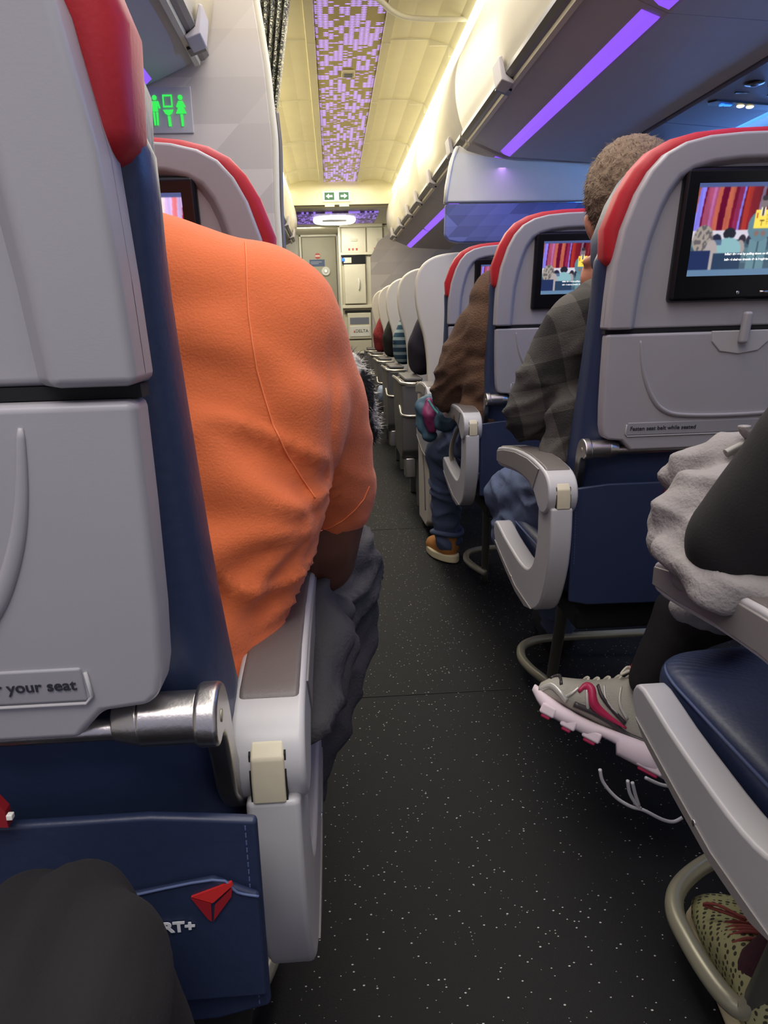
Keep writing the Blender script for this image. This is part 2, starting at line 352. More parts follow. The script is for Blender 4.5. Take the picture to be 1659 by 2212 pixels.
def text(name, s, m, loc, size, parent=None, rot=(PI/2, 0, 0), align='LEFT', ext=.0003, off=0, sx=1):
    cu = bpy.data.curves.new('t', 'FONT'); cu.body = s; cu.size = size; cu.align_x = align; cu.extrude = ext; cu.offset = off
    o = bpy.data.objects.new('t', cu); COL.objects.link(o); dg = bpy.context.evaluated_depsgraph_get(); dg.update()
    me = bpy.data.meshes.new_from_object(o.evaluated_get(dg)); bpy.data.objects.remove(o)
    me.materials.clear(); me.transform(Matrix.Translation(loc) @ Matrix.Rotation(rot[2], 4, 'Z') @ Matrix.Rotation(rot[0], 4, 'X') @ Matrix.Diagonal((sx, 1, 1, 1)))
    return newobj(name, me, m, parent, smooth=False)
def bvh(o):
    me = o.data; return BVHTree.FromPolygons([o.matrix_world @ v.co for v in me.vertices], [p.vertices[:] for p in me.polygons])
def hits(bv, pts, lift=.001):
    out = []
    for (px, py) in pts:
        r = ray(px, py).normalized(); h, n, i, d = bv.ray_cast(C0, r)
        if h: out.append(h+n*lift)
    return out
def lerp(a, b, t): return a+(b-a)*t
def interp(tab, z):
    if z <= tab[0][0]: return tab[0][1]
    for (a, va), (b, vb) in zip(tab, tab[1:]):
        if z <= b: return lerp(va, vb, (z-a)/(b-a))
    return tab[-1][1]

# ================================================================== SETTING
FRONT = 7.78
st(BX('floor', 'floor', -1.75, 2.0, -1.2, 12.0, -.06, 0))
for (py_, px0) in ((1500, 900), (1143, 850)):
    y = PZ(px0, py_, 0).y
    st(BX('trim_%d' % (1 if py_ > 1200 else 2), 'black_gap', -.2, .42, y-.002, y+.002, -.01, .0012))
def ceiling_profile():
    pr = [(-.52, 2.13), (-.47, 2.175), (-.38, 2.20), (-.28, 2.205), (-.20, 2.20), (-.196, 2.185), (-.158, 2.185), (-.154, 2.20),
          (.154, 2.20), (.158, 2.185), (.196, 2.185), (.20, 2.20), (.28, 2.205), (.38, 2.20), (.47, 2.175), (.52, 2.13)]
    return pr
def ceil(name, y0, y1):
    bm = bmesh.new(); pr = ceiling_profile(); prev = None
    outl = [(XC+x, z) for x, z in pr]+[(XC+.62, 2.13), (XC+.62, 2.3), (XC-.62, 2.3), (XC-.62, 2.13)]
    prism(bm, outl, y0, y1, lambda p, a: (p[0], a, p[1])); return st(bmobj(name, bm, 'ceil', smooth=False))
ys = [-1.2, .6, 2.0, 3.05, 3.95, 4.85, 5.8, 6.75, FRONT]
ccol = ceil('ceiling', -1.2, FRONT)
seam = bmesh.new()
for y in [PZ(860, q, 2.2).y for q in (85, 215, 303, 362)]:
    for a, b in zip(ceiling_profile(), ceiling_profile()[1:]):
        box(seam, XC+a[0], XC+b[0], y-.006, y+.006, min(a[1], b[1])-.004, max(a[1], b[1])+.001) if abs(a[0]-b[0]) > .02 else None
st(bmobj('trim_3', seam, 'cream', smooth=False))
cp = thing('ceiling_light_panel', (XC, 3.0, 2.2), 'long ceiling panel of glowing violet dashes down the middle of the front cabin', 'ceiling light')
BX('diffuser', 'dash', -.15, .15, -.5, FRONT-3.0, -.006, -.0005, cp)
p = PZ(752, 157, 2.19)
sm = thing('ceiling_sensor', (p.x, p.y, 2.19), 'small rectangular cream fitting with a dark slot in the violet ceiling panel', 'ceiling fitting')
BX('housing', 'ceil', -.035, .035, -.05, .05, -.012, .002, sm, bevel=.004); BX('slot', 'psu', -.022, .022, -.028, .028, -.016, -.006, sm)
# warm cove strips
for s_, nm in ((1, 'right'), (-1, 'left')):
    t = thing('cove_light', (XC+s_*.505, 3.0, 2.118), 'bright warm cove light running along the %s edge of the front cabin ceiling' % nm, 'cove light')
    for i in range(5):
        y0 = .35+i*.93
        BX('light_tube', 'warm', -.022, .022, y0-.3 if i == 0 else y0, y0+.9, -.008, .008, t, bevel=.004)
# overhead bins. profile: offset from centre line, z
BINP = [(.545, 2.09), (.47, 2.03), (.43, 1.93), (.425, 1.83), (.44, 1.745), (.455, 1.70), (.462, 1.672)]
BOT = [(.50, 1.655), (.60, 1.612), (.64, 1.597), (.665, 1.588), (.85, 1.575), (1.02, 1.562)]
def bin_unit(s_, y0, y1, label, group, latches=(), strip=True):
    t = thing('overhead_bin', (XC+s_*.48, (y0+y1)/2, 1.66), label, 'overhead bin', group)
    ox, oy, oz = t.location
    F = lambda p, a: (XC+s_*p[0]-ox, a-oy, p[1]-oz)
    bm = bmesh.new(); prism(bm, [tuple(p) for p in catmull([(a, b, 0) for a, b in BINP], 4)] and [(q.x, q.y) for q in catmull([(a, b, 0) for a, b in BINP], 4)]+[(.52, 1.672), (.60, 2.09)], y0+.003, y1-.003, F)
    bmobj('bin_door', bm, 'binface', t)
    bm = bmesh.new(); prism(bm, [(.468, 1.668)]+BOT+[(1.05, 1.58), (1.10, 1.75), (.60, 1.75), (.47, 1.69)], y0+.002, y1-.002, F)
    bmobj('bin_underside', bm, 'bin', t, smooth=False)
    bm = bmesh.new(); prism(bm, [(.452, 1.692), (.450, 1.675), (.462, 1.664), (.474, 1.660), (.470, 1.675)], y0, y1, F); bmobj('edge_rail', bm, 'binrail', t, smooth=False)
    bm = bmesh.new(); prism(bm, [(.474, 1.664), (.478, 1.650), (.492, 1.646), (.492, 1.662)], y0, y1, F); bmobj('lower_trim', bm, 'binface', t, smooth=False)
    if strip:
        bm = bmesh.new(); prism(bm, [(.612, 1.6075), (.628, 1.594), (.652, 1.585), (.658, 1.592)], y0+.03, y1-.03, F); bmobj('light_strip', bm, 'violet', t, smooth=False)
    for yl in latches:
        bm = bmesh.new(); prism(bm, [(.438, 1.725), (.428, 1.722), (.438, 1.655), (.475, 1.642), (.482, 1.65), (.452, 1.672)], yl-.055, yl+.055, F)
        l = bmobj('latch', bm, 'bin', t, bevel=.004)
        bm = bmesh.new(); prism(bm, [(.446, 1.672), (.442, 1.655), (.486, 1.640), (.49, 1.652)], yl+.02, yl+.075, F); bmobj('latch_hook', bm, 'black', l, smooth=False)
    return t
BR = 'overhead bins along the right side'; BL = 'overhead bins along the left side'
bin_unit(1, .35, 1.93, 'right overhead bin nearest the viewer, mostly above the top edge', BR, [1.2])
bin_unit(1, 1.93, 3.53, 'right overhead bin with the longest violet strip, ending at the hanging class divider', BR, [2.72])
yy = [3.57, 5.05, 6.35, 7.78]
nm_ = ['right overhead bin just past the hanging class divider', 'middle right overhead bin of the front cabin', 'farthest right overhead bin next to the galley']
for i in range(3): bin_unit(1, yy[i], yy[i+1], nm_[i], BR, [yy[i]+.25, yy[i+1]-.45])
bin_unit(-1, .6, 2.48, 'left overhead bin ending at the faceted partition with the lavatory sign', BL, [2.3])
nl = ['left overhead bin just past the faceted partition', 'middle left overhead bin of the front cabin', 'farthest left overhead bin next to the forward door']
yl_ = [2.56, 4.1, 6.0, 7.78]
for i in range(3): bin_unit(-1, yl_[i], yl_[i+1], nl[i], BL, [yl_[i]+.4, yl_[i+1]-.5])
# side walls (outboard) and service panels
for s_, nm in ((1, 'right'), (-1, 'left')):
    bm = bmesh.new()
    prism(bm, [(1.10, 1.75), (1.52, 1.70), (1.62, 1.6), (1.74, 1.3), (1.78, .9), (1.72, .0), (1.82, .0), (1.9, .9), (1.84, 1.4), (1.6, 1.85), (1.1, 1.85)], -1.2, 9.2, lambda p, a: (XC+s_*p[0], a, p[1]))
    st(bmobj('wall_'+nm, bm, 'cream', smooth=False))
def psu(y0, y1, label, yl=None):
    yc = yl if yl else (y0+y1)/2
    t = thing('service_panel', (XC+1.15, yc, 1.545), label, 'service panel', 'passenger service panels under the right bins')
    bm = bmesh.new(); prism(bm, [(-.118, .008), (.125, -.012), (.125, .03), (-.118, .04)], y0-yc+.004, y1-yc-.004, lambda p, a: (p[0], a, p[1])); bmobj('panel', bm, 'psu', t, smooth=False)
    zz = lambda x: -.0022-.083*x
    if yl:
        for j in (-1, 0, 1):
            bm = bmesh.new(); ellipsoid(bm, (j*.07+.01, -.20, zz(j*.07)), (.028, .032, .006), 18); v = bmobj('air_vent', bm, 'bezel', t)
            bm = bmesh.new(); ellipsoid(bm, (j*.07+.01, -.20, zz(j*.07)-.005), (.012, .014, .005), 14); bmobj('vent_nozzle', bm, 'psu', v)
        for j in (-1, 1): BX('call_button', 'bezel', j*.05-.02, j*.05+.02, -.115, -.105, zz(j*.05)-.002, zz(j*.05)+.002, t)
        bm = bmesh.new(); prism(bm, [(-.10, 0), (-.085, -.028), (.11, -.028), (.11, .028), (-.085, .028)], -.004, .004, lambda p, a: (p[0], p[1], a+zz(p[0])))
        b = bmobj('indicator_box', bm, 'bezel', t, bevel=.002)
        for x in (.005, .035):
            bm = bmesh.new(); ellipsoid(bm, (x, 0, zz(x)-.005), (.012, .012, .005), 12); bmobj('reading_lamp', bm, 'spot', b)
        BX('status_light', 'bluedot', -.060, -.050, -.008, .008, zz(-.05)-.008, zz(-.05)-.003, b); BX('status_light', 'bluedot', -.046, -.024, -.004, .006, zz(-.04)-.008, zz(-.04)-.003, b)
psu(.4, 1.3, 'blank service panel strip nearest the viewer under the right bins')
psu(1.3, 2.08, 'second blank service panel strip under the right bins, behind the lit one')
psu(2.08, 2.80, 'service panel with lit yellow reading lamps high above the right near seat', 2.53)
psu(2.80, 3.53, 'service panel with air vents and lamps just before the hanging divider', 3.32)
q = PY(1340, 345, 3.40); tag(BX('placard', 'sign_green', q.x-.028, q.x+.03, 3.395, 3.405, q.z-.014, q.z+.016), 'small pale green placard above the head of the man in plaid', 'placard')
BX_ = BX('blue_cove_light', 'bluel', XC+1.40, XC+1.46, .5, 8.2, 1.60, 1.62); tag(BX_, 'bright blue light strip along the right sidewall above the windows', 'cove light')

# class divider hanging on the right
dv = thing('class_divider', (.52, 3.56, 1.27), 'hanging class divider under the right bins, white above a blue faceted lower panel', 'divider')
def divp(pts, y0, y1, nm, m, bev=.008):
    Q = [PY(a, b, 3.545)-dv.location for a, b in pts]
    bm = bmesh.new(); prism(bm, [(q.x, q.z) for q in Q], y0, y1, lambda p, a: (p[0], a, p[1])); return bmobj(nm, bm, m, dv, bevel=bev)
up_ = [(992, 312), (1010, 325), (1050, 337), (1110, 345), (1270, 352), (1420, 356), (1420, 431), (1200, 434), (963, 437), (968, 400), (978, 345)]
divp(up_, -.015, .03, 'upper_panel', 'cream')
divp([(963, 440), (1200, 437), (1420, 434), (1420, 510), (1200, 522), (990, 524), (970, 520), (961, 508)], -.012, .03, 'lower_panel', 'facet_blue')
divp([(985, 316), (992, 316), (980, 345), (970, 400), (965, 437), (961, 437), (964, 400), (974, 345)], -.02, .035, 'edge_trim', 'white', 0)

# partition on the left with lavatory sign
PYD = 2.5
edge = [(540, -40), (547, 0), (570, 140), (580, 230), (588, 300), (590, 370), (592, 450), (597, 530), (605, 700), (625, 1000), (640, 1200)]
E_ = [PY(a, b, PYD) for a, b in edge]
bm = bmesh.new(); pts = [(-1.6, 0.0), (-1.6, 1.85), (E_[0].x-.05, 1.85)]+[(e.x, e.z) for e in E_[:9]]+[(E_[8].x, 0.0)]
prism(bm, pts, PYD, PYD+.035, lambda p, a: (p[0], a, p[1])); st(bmobj('wall_partition', bm, 'facet', bevel=.004))
TUBE('trim_4', 'cream', [(e.x+.004, PYD+.017, e.z) for e in E_[:9]]+[(E_[8].x+.004, PYD+.017, .01)], .018, flat=.6)['kind'] = 'structure'
TUBE('trim_5', 'binrail', [(e.x+.02, PYD+.06, e.z) for e in E_[3:9]]+[(E_[8].x+.02, PYD+.06, .01)], .006)['kind'] = 'structure'
c0 = PY(364, 238, PYD-.004)
sg = thing('lavatory_sign', c0, 'square lavatory sign with green lit man, sink and woman pictograms on the left partition', 'sign')
k = 2.5/1661*1.02
BX('plate', 'plastic_light', -45*k, 45*k, -.002, .004, -41*k, 41*k, sg, bevel=.003, seg=3)
def flat_shape(parent, nm, m, pts, dy=-.004, th=.002, sc=k):
    bm = bmesh.new(); prism(bm, [(a*sc, b*sc) for a, b in pts], dy-th, dy, lambda p, a: (p[0], a, p[1])); return bmobj(nm, bm, m, parent, smooth=False)
def disc(cx, cz, r, n=16): return [(cx+r*math.cos(2*PI*i/n), cz+r*math.sin(2*PI*i/n)) for i in range(n)]
def multi(parent, nm, m, polys, dy=-.004, th=.002, sc=k):
    bm = bmesh.new()
    for P_ in polys: prism(bm, [(a*sc, b*sc) for a, b in P_], dy-th, dy, lambda p, a: (p[0], a, p[1]))
    return bmobj(nm, bm, m, parent, smooth=False)
multi(sg, 'man_pictogram', 'lav', [disc(-24, 21, 4.5), [(-31, 15), (-17, 15), (-14, 3), (-17, 2), (-19, 8), (-19, -3), (-29, -3), (-29, 8), (-31, 2), (-34, 3)], [(-29, -4), (-25, -4), (-25, -27), (-28, -27)], [(-23, -4), (-19, -4), (-20, -27), (-23, -27)]])
multi(sg, 'sink_pictogram', 'lav', [[(-9, 26), (9, 26), (9, 23), (-9, 23)], [(-9, 7), (9, 7), (9, 4), (-9, 4)], [(-9, 23), (-6.5, 23), (-6.5, 7), (-9, 7)], [(6.5, 23), (9, 23), (9, 7), (6.5, 7)], [(-10, 0), (10, 0), (6, -7), (1, -10), (-1, -10), (-6, -7)], [(-2, -11), (3, -11), (4, -29), (-1, -29)]])
multi(sg, 'woman_pictogram', 'lav', [disc(24, 21, 4.5), [(20, 15), (28, 15), (33, 5), (30, 3), (28, 6), (34, -7), (14, -7), (20, 6), (18, 3), (15, 5)], [(22, -8), (27, -8), (27, -29), (23, -29)]])

# curtain gathered at the left and its ceiling track
cu = thing('divider_curtain', (-.24, 3.35, 1.7), 'dark shimmering mesh curtain gathered at the left behind the partition', 'curtain')
bm = bmesh.new(); rows = 14; cols = 60; G = []
for i in range(rows+1):
    z = lerp(2.17, .55, i/rows); xr_ = interp([(.5, -.245), (1.5, -.225), (1.65, -.200), (1.8, -.172), (2.17, -.105)], z); wd = interp([(.5, .05), (1.6, .07), (2.17, .14)], z); r_ = []
    for j in range(cols+1):
        u = j/cols; r_.append(bm.verts.new((xr_-wd*(1-u)+.24, math.sin(u*32)*.028, z-1.7)))
    G.append(r_)
for i in range(rows):
    for j in range(cols): bm.faces.new((G[i][j], G[i][j+1], G[i+1][j+1], G[i+1][j]))
o = bmobj('cloth', bm, 'curtain', cu); so = o.modifiers.new('s', 'SOLIDIFY'); so.thickness = .003
trk = [PZ(a, b, 2.16) for a, b in ((640, -90), (720, -60), (780, -30), (822, 2), (848, 24), (880, 37), (930, 41), (985, 41), (1022, 40))]
tr = TUBE('curtain_track', 'white', trk, .013, flat=.8); tag(tr, 'white curved curtain track crossing the ceiling at the top of the view', 'curtain track')

# cabin end: header, exit sign, dome, lavatory door, galley
st(BX('wall_front_header', 'ceil', XC-.62, XC+.62, FRONT, FRONT+.10, PY(727, 442, FRONT).z, 2.3))
ex = PY(727, 424, FRONT-.02)
xs_ = thing('exit_sign', ex, 'lit exit sign with green left and right arrows below the end of the ceiling', 'sign')
ke = FRONT/1661
BX('sign_body', 'signwhite', -28*ke, 28*ke, -.01, .02, -9.5*ke, 9.5*ke, xs_, bevel=.006)
for s_ in (-1, 1):
    a = flat_shape(xs_, 'green_arrow_field', 'green', [(s_*5, -7), (s_*24, -7), (s_*24, 7), (s_*5, 7)], dy=-.011, sc=ke)
    flat_shape(a, 'arrow', 'signwhite', [(s_*22, 0), (s_*15, 5), (s_*15, 2), (s_*8, 2), (s_*8, -2), (s_*15, -2), (s_*15, -5)], dy=-.014, sc=ke)
for s_ in (-1, 1): st(BX('trim_%d' % (6+(s_ > 0)), 'ceil', ex.x+s_*.068-.045, ex.x+s_*.068+.045, FRONT-.05, FRONT, ex.z-.095, ex.z-.078))
zt = PY(727, 442, FRONT).z
st(BX('ceiling_forward', 'ceil', -.6, 1.0, FRONT+.1, 12.0, zt-.012, 2.3))
dm = thing('dome_light', (.065, 8.6, zt-.02), 'white glowing ring shaped dome light amid violet dashes above the forward galley', 'ceiling light')
BX('violet_panel', 'dash_deep', -.40, .44, -.45, .42, -.01, .004, dm)
rp = []
for i in range(28):
    q = 2*PI*i/28; rp.append((.20*math.copysign(abs(math.cos(q))**.7, math.cos(q)), .24*math.copysign(abs(math.sin(q))**.8, math.sin(q))-.05, -.028))
TUBE('light_ring', 'ring', rp, .022, dm, closed=True, k=2, smooth_path=True)
BX('centre_plate', 'plastic_light', -.13, .13, -.2, .14, -.03, -.012, dm, bevel=.01)
zb = PY(700, 476, 9.2).z
st(BX('wall_forward_soffit', 'grey_door', -.55, .95, 9.2, 9.3, zb-.02, 2.3)); 
YD = 10.2
st(BX('wall_forward', 'grey_door', -.8, 1.6, YD+.03, YD+.1, 0, 2.3))
dl, dr = PY(655, 600, YD).x, PY(728, 600, YD).x; dt = PY(690, 512, YD).z
bm = bmesh.new(); box(bm, dl, dr, YD, YD+.03, 0.01, dt); d1 = st(bmobj('door_1', bm, 'grey_door', bevel=.01))
bm = bmesh.new()
for x in (dl-.03, dr+.01): box(bm, x, x+.025, YD-.01, YD+.03, 0, dt+.03)
box(bm, dl-.03, dr+.03, YD-.01, YD+.03, dt+.005, dt+.03); st(bmobj('trim_8', bm, 'cream', bevel=.004))
def on_door(px, py): return PY(px, py, YD-.006)
c = on_door(685, 568); pl = thing('door_placard', c, 'small blue placard below a round red pictogram on the forward door', 'placard')
BX('placard', 'sign_blue', -.095, .095, 0, .004, -.04, .04, pl); BX('print_line', 'plastic_light', -.08, .06, -.002, 0, .008, .014, pl); BX('print_line', 'plastic_light', -.08, .02, -.002, 0, -.012, -.006, pl)
c2 = on_door(686, 553); bm = bmesh.new(); prism(bm, disc(0, 0, .035), -.003, 0, lambda p, a: (p[0]+c2.x-c.x, a, p[1]+c2.z-c.z)); r_ = bmobj('pictogram', bm, 'sign_red', pl, smooth=False); BX('bar', 'white', c2.x-c.x-.03, c2.x-c.x+.03, -.006, -.003, c2.z-c.z-.008, c2.z-c.z+.008, r_)
c = on_door(704, 586); dk = thing('door_lock', c, 'round silver lock rosette on the forward door', 'lock')
bm = bmesh.new(); prism(bm, disc(0, 0, .055, 24), -.02, .0, lambda p, a: (p[0], a, p[1])); bmobj('rosette', bm, 'white', dk, bevel=.006)
bm = bmesh.new(); prism(bm, disc(0, 0, .022, 20), -.03, -.018, lambda p, a: (p[0], a, p[1])); bmobj('knob', bm, 'metal', dk, bevel=.004)
# galley
YG = 9.25
def gx(px): return PY(px, 640, YG).x
def gz(py): return PY(770, py, YG).z
gl = thing('galley_unit', (gx(737), YG, 0), 'cream galley unit of stowage boxes and cart bays at the front right', 'galley')
ox = gl.location.x
BX('carcass', 'galley', 0, 1.0, .03, .9, 0.0, gz(486), gl)
def gbox(nm, m, x0, x1, y0, y1, d0=-.02, d1=.03, bev=.006, par=None): return BX(nm, m, gx(x0)-ox, gx(x1)-ox, d0, d1, gz(y1), gz(y0), par or gl, bevel=bev)
gbox('frame_post', 'galley_lt', 735, 740, 486, 812); gbox('frame_rail', 'galley_lt', 735, 830, 484, 491); gbox('frame_rail', 'galley_lt', 738, 830, 545, 551); gbox('frame_rail', 'galley_lt', 738, 830, 659, 666)
for a, b in ((742, 794), (797, 830)):
    d = gbox('stowage_box', 'galley_lt', a, b, 492, 545, 0, .03); gbox('box_latch', 'galley', a+20, min(a+34, b), 516, 521, -.012, 0, .002, d)
    for j in range(3): gbox('red_marking', 'sign_red', a+14+j*8, a+18+j*8, 536, 541, -.003, 0, 0, d)
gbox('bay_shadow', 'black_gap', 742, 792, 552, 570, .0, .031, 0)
gbox('small_panel', 'galley_lt', 745, 762, 556, 568, -.01, .0, .003)
gd = gbox('bay_door', 'galley_lt', 745, 791, 571, 656, -.02, .03); TUBE('handle', 'white', [(gx(776)-ox, -.03, gz(602)), (gx(777)-ox, -.05, gz(612)), (gx(776)-ox, -.03, gz(626))], .008, gd)
BX('indicator_light', 'bluedot', gx(742)-ox, gx(748)-ox, -.03, -.0, gz(564), gz(557), gl, bevel=.01)
gbox('cart_recess', 'black_gap', 744, 800, 670, 676, 0, .031, 0)
ct = gbox('cart_body', 'galley_lt', 749, 800, 676, 732, -.03, .03); gbox('cart_window', 'psu', 754, 795, 686, 700, -.034, -.029, 0, ct); gbox('cart_door', 'white', 753, 797, 704, 727, -.038, -.03, .004, ct)
text('cart_lettering', 'DELTA', 'text_dark', (gx(765)-ox, -.040, gz(718)), .05, ct)
tri = [(gx(761)-ox, gz(718)), (gx(764.5)-ox, gz(718)), (gx(763)-ox, gz(712))]
bm = bmesh.new(); prism(bm, tri, -.041, -.039, lambda p, a: (p[0], a, p[1])); bmobj('emblem', bm, 'logo_red', ct, smooth=False)
gbox('lower_cart', 'galley', 749, 800, 735, 762, -.02, .03); gbox('step_rail', 'white', 749, 800, 760, 764, -.03, .0, .003)
# front wall of the forward cabin right side (faceted) and left side
xr = PY(803, 640, 8.3).x
bm = bmesh.new(); wp = [(xr, 0), (xr, .62+.93), (xr+.08, 1.70), (xr+.2, 1.78), (1.9, 1.78), (1.9, 0)]
prism(bm, wp, 8.3, 8.36, lambda p, a: (p[0], a, p[1])); st(bmobj('wall_front_right', bm, 'facet', bevel=.01))
xl = PY(646, 640, 8.3).x
bm = bmesh.new(); prism(bm, [(xl, 0), (xl, 2.15), (-1.7, 2.15), (-1.7, 0)], 8.3, 8.36, lambda p, a: (p[0], a, p[1])); st(bmobj('wall_front_left', bm, 'cream', bevel=.01))

# ================================================================== SEATS
XR, XL = .435, -.093
HALF = .22
def screen_mesh():
    W, Hh = 250, 156
    bm = bmesh.new(); lay = bm.loops.layers.color.new('paint')
    rnd = random.Random(3); stripes = []
    x = 0
    pal = [(150, 20, 40), (190, 50, 70), (120, 14, 36), (226, 120, 130), (205, 60, 50), (240, 200, 205), (170, 34, 54), (214, 90, 90), (236, 110, 60), (200, 170, 220)]
    while x < 1: wd = rnd.uniform(.008, .05); stripes.append((x, x+wd, rnd.choice(pal))); x += wd
    rs = [(rnd.uniform(0, 1), rnd.uniform(0, 1)) for _ in range(50)]
    def ins(u, v, cx, cy, rx, ry): return ((u-cx)/rx)**2+((v-cy)/ry)**2 < 1
    def col(u, v):       # v from the top
        if v < .045: return (70, 84, 130)
        c = (150, 20, 40)
        if v < .50:
            for a, b, cc in stripes:
                if a <= u+.02*math.sin(v*3) < b: c = cc
            f = .8+.25*math.sin(u*9)+.1*noise.noise(Vector((u*60, v*4, 0))); c = tuple(min(255, q*f) for q in c)
            if u < .35: c = (c[0]*.72, c[1]*.8, c[2]*1.15)
        elif v < .60: c = (196, 192, 204) if u < .5 else (206, 190, 196)
        else: c = (60, 84, 100) if noise.noise(Vector((u*9, v*9, 2))) > 0 else (84, 112, 122)
        if v > .93: return (92, 120, 150)
        if v > .86: c = (66, 88, 104)
        for (a, b, r1, r2, cc) in [(.37, .60, .025, .05, (44, 40, 50)), (.42, .61, .02, .05, (40, 44, 60)), (.57, .62, .025, .05, (60, 70, 90)), (.66, .60, .03, .05, (50, 60, 80)), (.18, .60, .035, .06, (36, 38, 60)), (.80, .62, .06, .07, (70, 90, 100)), (.88, .58, .03, .06, (40, 36, 44)), (.95, .63, .05, .08, (90, 120, 130))]:
            if ins(u, v, a, b, r1, r2): c = cc
        if ins(u, v, .36, .70, .035, .09): c = (150, 140, 140)
        if ins(u, v, .27, .54, .045, .065): c = (34, 36, 48)
        if ins(u, v, .27, .72, .10, .14): c = (128, 168, 176)
        if .14 < u < .22 and .60 < v < .66: c = (80, 100, 130)
        if ins(u, v, .08, .60, .075, .16): c = (150, 140, 132) if noise.noise(Vector((u*50, v*20, 0))) > -.1 else (92, 88, 92)
        if ins(u, v, .15, .78, .05, .18): c = (160, 150, 150)
        if u < .15 and v > .72: c = (34, 46, 84)
        if .17 < u < .38 and v > .75: c = (40, 58, 84)
        # presenter in a yellow life vest
        if .425 < u < .555 and v > .60 and v < .93: c = (96, 128, 140) if abs(u-.49) > .006 else (60, 84, 96)
        if ins(u, v, .49, .46, .095, .17): c = (88, 120, 134)
        if ins(u, v, .49, .22, .026, .075): c = (116, 104, 108)
        if ins(u, v, .49, .165, .024, .03): c = (50, 44, 50)
        if .435 < u < .55 and .29 < v < .49: c = (236, 208, 84)
        if .472 < u < .508 and .26 < v < .35: c = (220, 214, 190) if abs(u-.49) > .007 else (50, 40, 40)
        if .446 < u < .455 and .32 < v < .38: c = (170, 60, 30)
        if abs(u-.49) < .004 and .40 < v < .46: c = (90, 70, 40)
        if .475 < u < .508 and .40 < v < .412: c = (90, 70, 40)
        if .52 < u < .535 and .33 < v < .44 and int(v*80) % 2: c = (170, 140, 50)
        if ins(u, v, .465, .54, .018, .03) or ins(u, v, .515, .54, .018, .03): c = (120, 100, 96)
        return c
    V = [[bm.verts.new((i/W-.5, 0, .5-j/Hh)) for i in range(W+1)] for j in range(Hh+1)]
    C_ = [[col((i+.5)/W, (j+.5)/Hh) for i in range(W)] for j in range(Hh)]
    for _ in range(2):
        C_ = [[tuple((C_[max(j-1, 0)][i][k]+C_[min(j+1, Hh-1)][i][k]+C_[j][max(i-1, 0)][k]+C_[j][min(i+1, W-1)][k]+2*C_[j][i][k])/6 for k in range(3)) for i in range(W)] for j in range(Hh)]
    for j in range(Hh):
        for i in range(W):
            f = bm.faces.new((V[j][i], V[j+1][i], V[j+1][i+1], V[j][i+1])); c = C_[j][i]
            for l in f.loops: l[lay] = (c[0]/255, c[1]/255, c[2]/255, 1)
    me = bpy.data.meshes.new('screen_picture'); bm.to_mesh(me); bm.free()
    m = bpy.data.materials.new('screen_image'); m.use_nodes = True; N, L = nodes(m); b = N['Principled BSDF']; b.inputs['Base Color'].default_value = (0, 0, 0, 1); b.inputs['Roughness'].default_value = .15
    a = N.new('ShaderNodeVertexColor'); a.layer_name = 'paint'; L.new(a.outputs[0], b.inputs['Emission Color']); b.inputs['Emission Strength'].default_value = 1.25
    me.materials.append(m); return me
SCREEN = screen_mesh()
LEAN = .20
OUT = [(-.002, .903), (-.002, .95), (-.001, 1.0), (.006, 1.05), (.022, 1.10), (.038, 1.13), (.058, 1.152), (.085, 1.166), (.12, 1.174), (.17, 1.178), (.22, 1.179)]
OUTL = OUT+[(2*HALF-u, z) for u, z in OUT[-2::-1]]
INN = [(.036, .903), (.037, .95), (.040, 1.0), (.047, 1.04), (.058, 1.08), (.068, 1.103), (.082, 1.122), (.102, 1.133), (.13, 1.140), (.17, 1.144), (.22, 1.145)]
INNL = INN+[(2*HALF-u, z) for u, z in INN[-2::-1]]
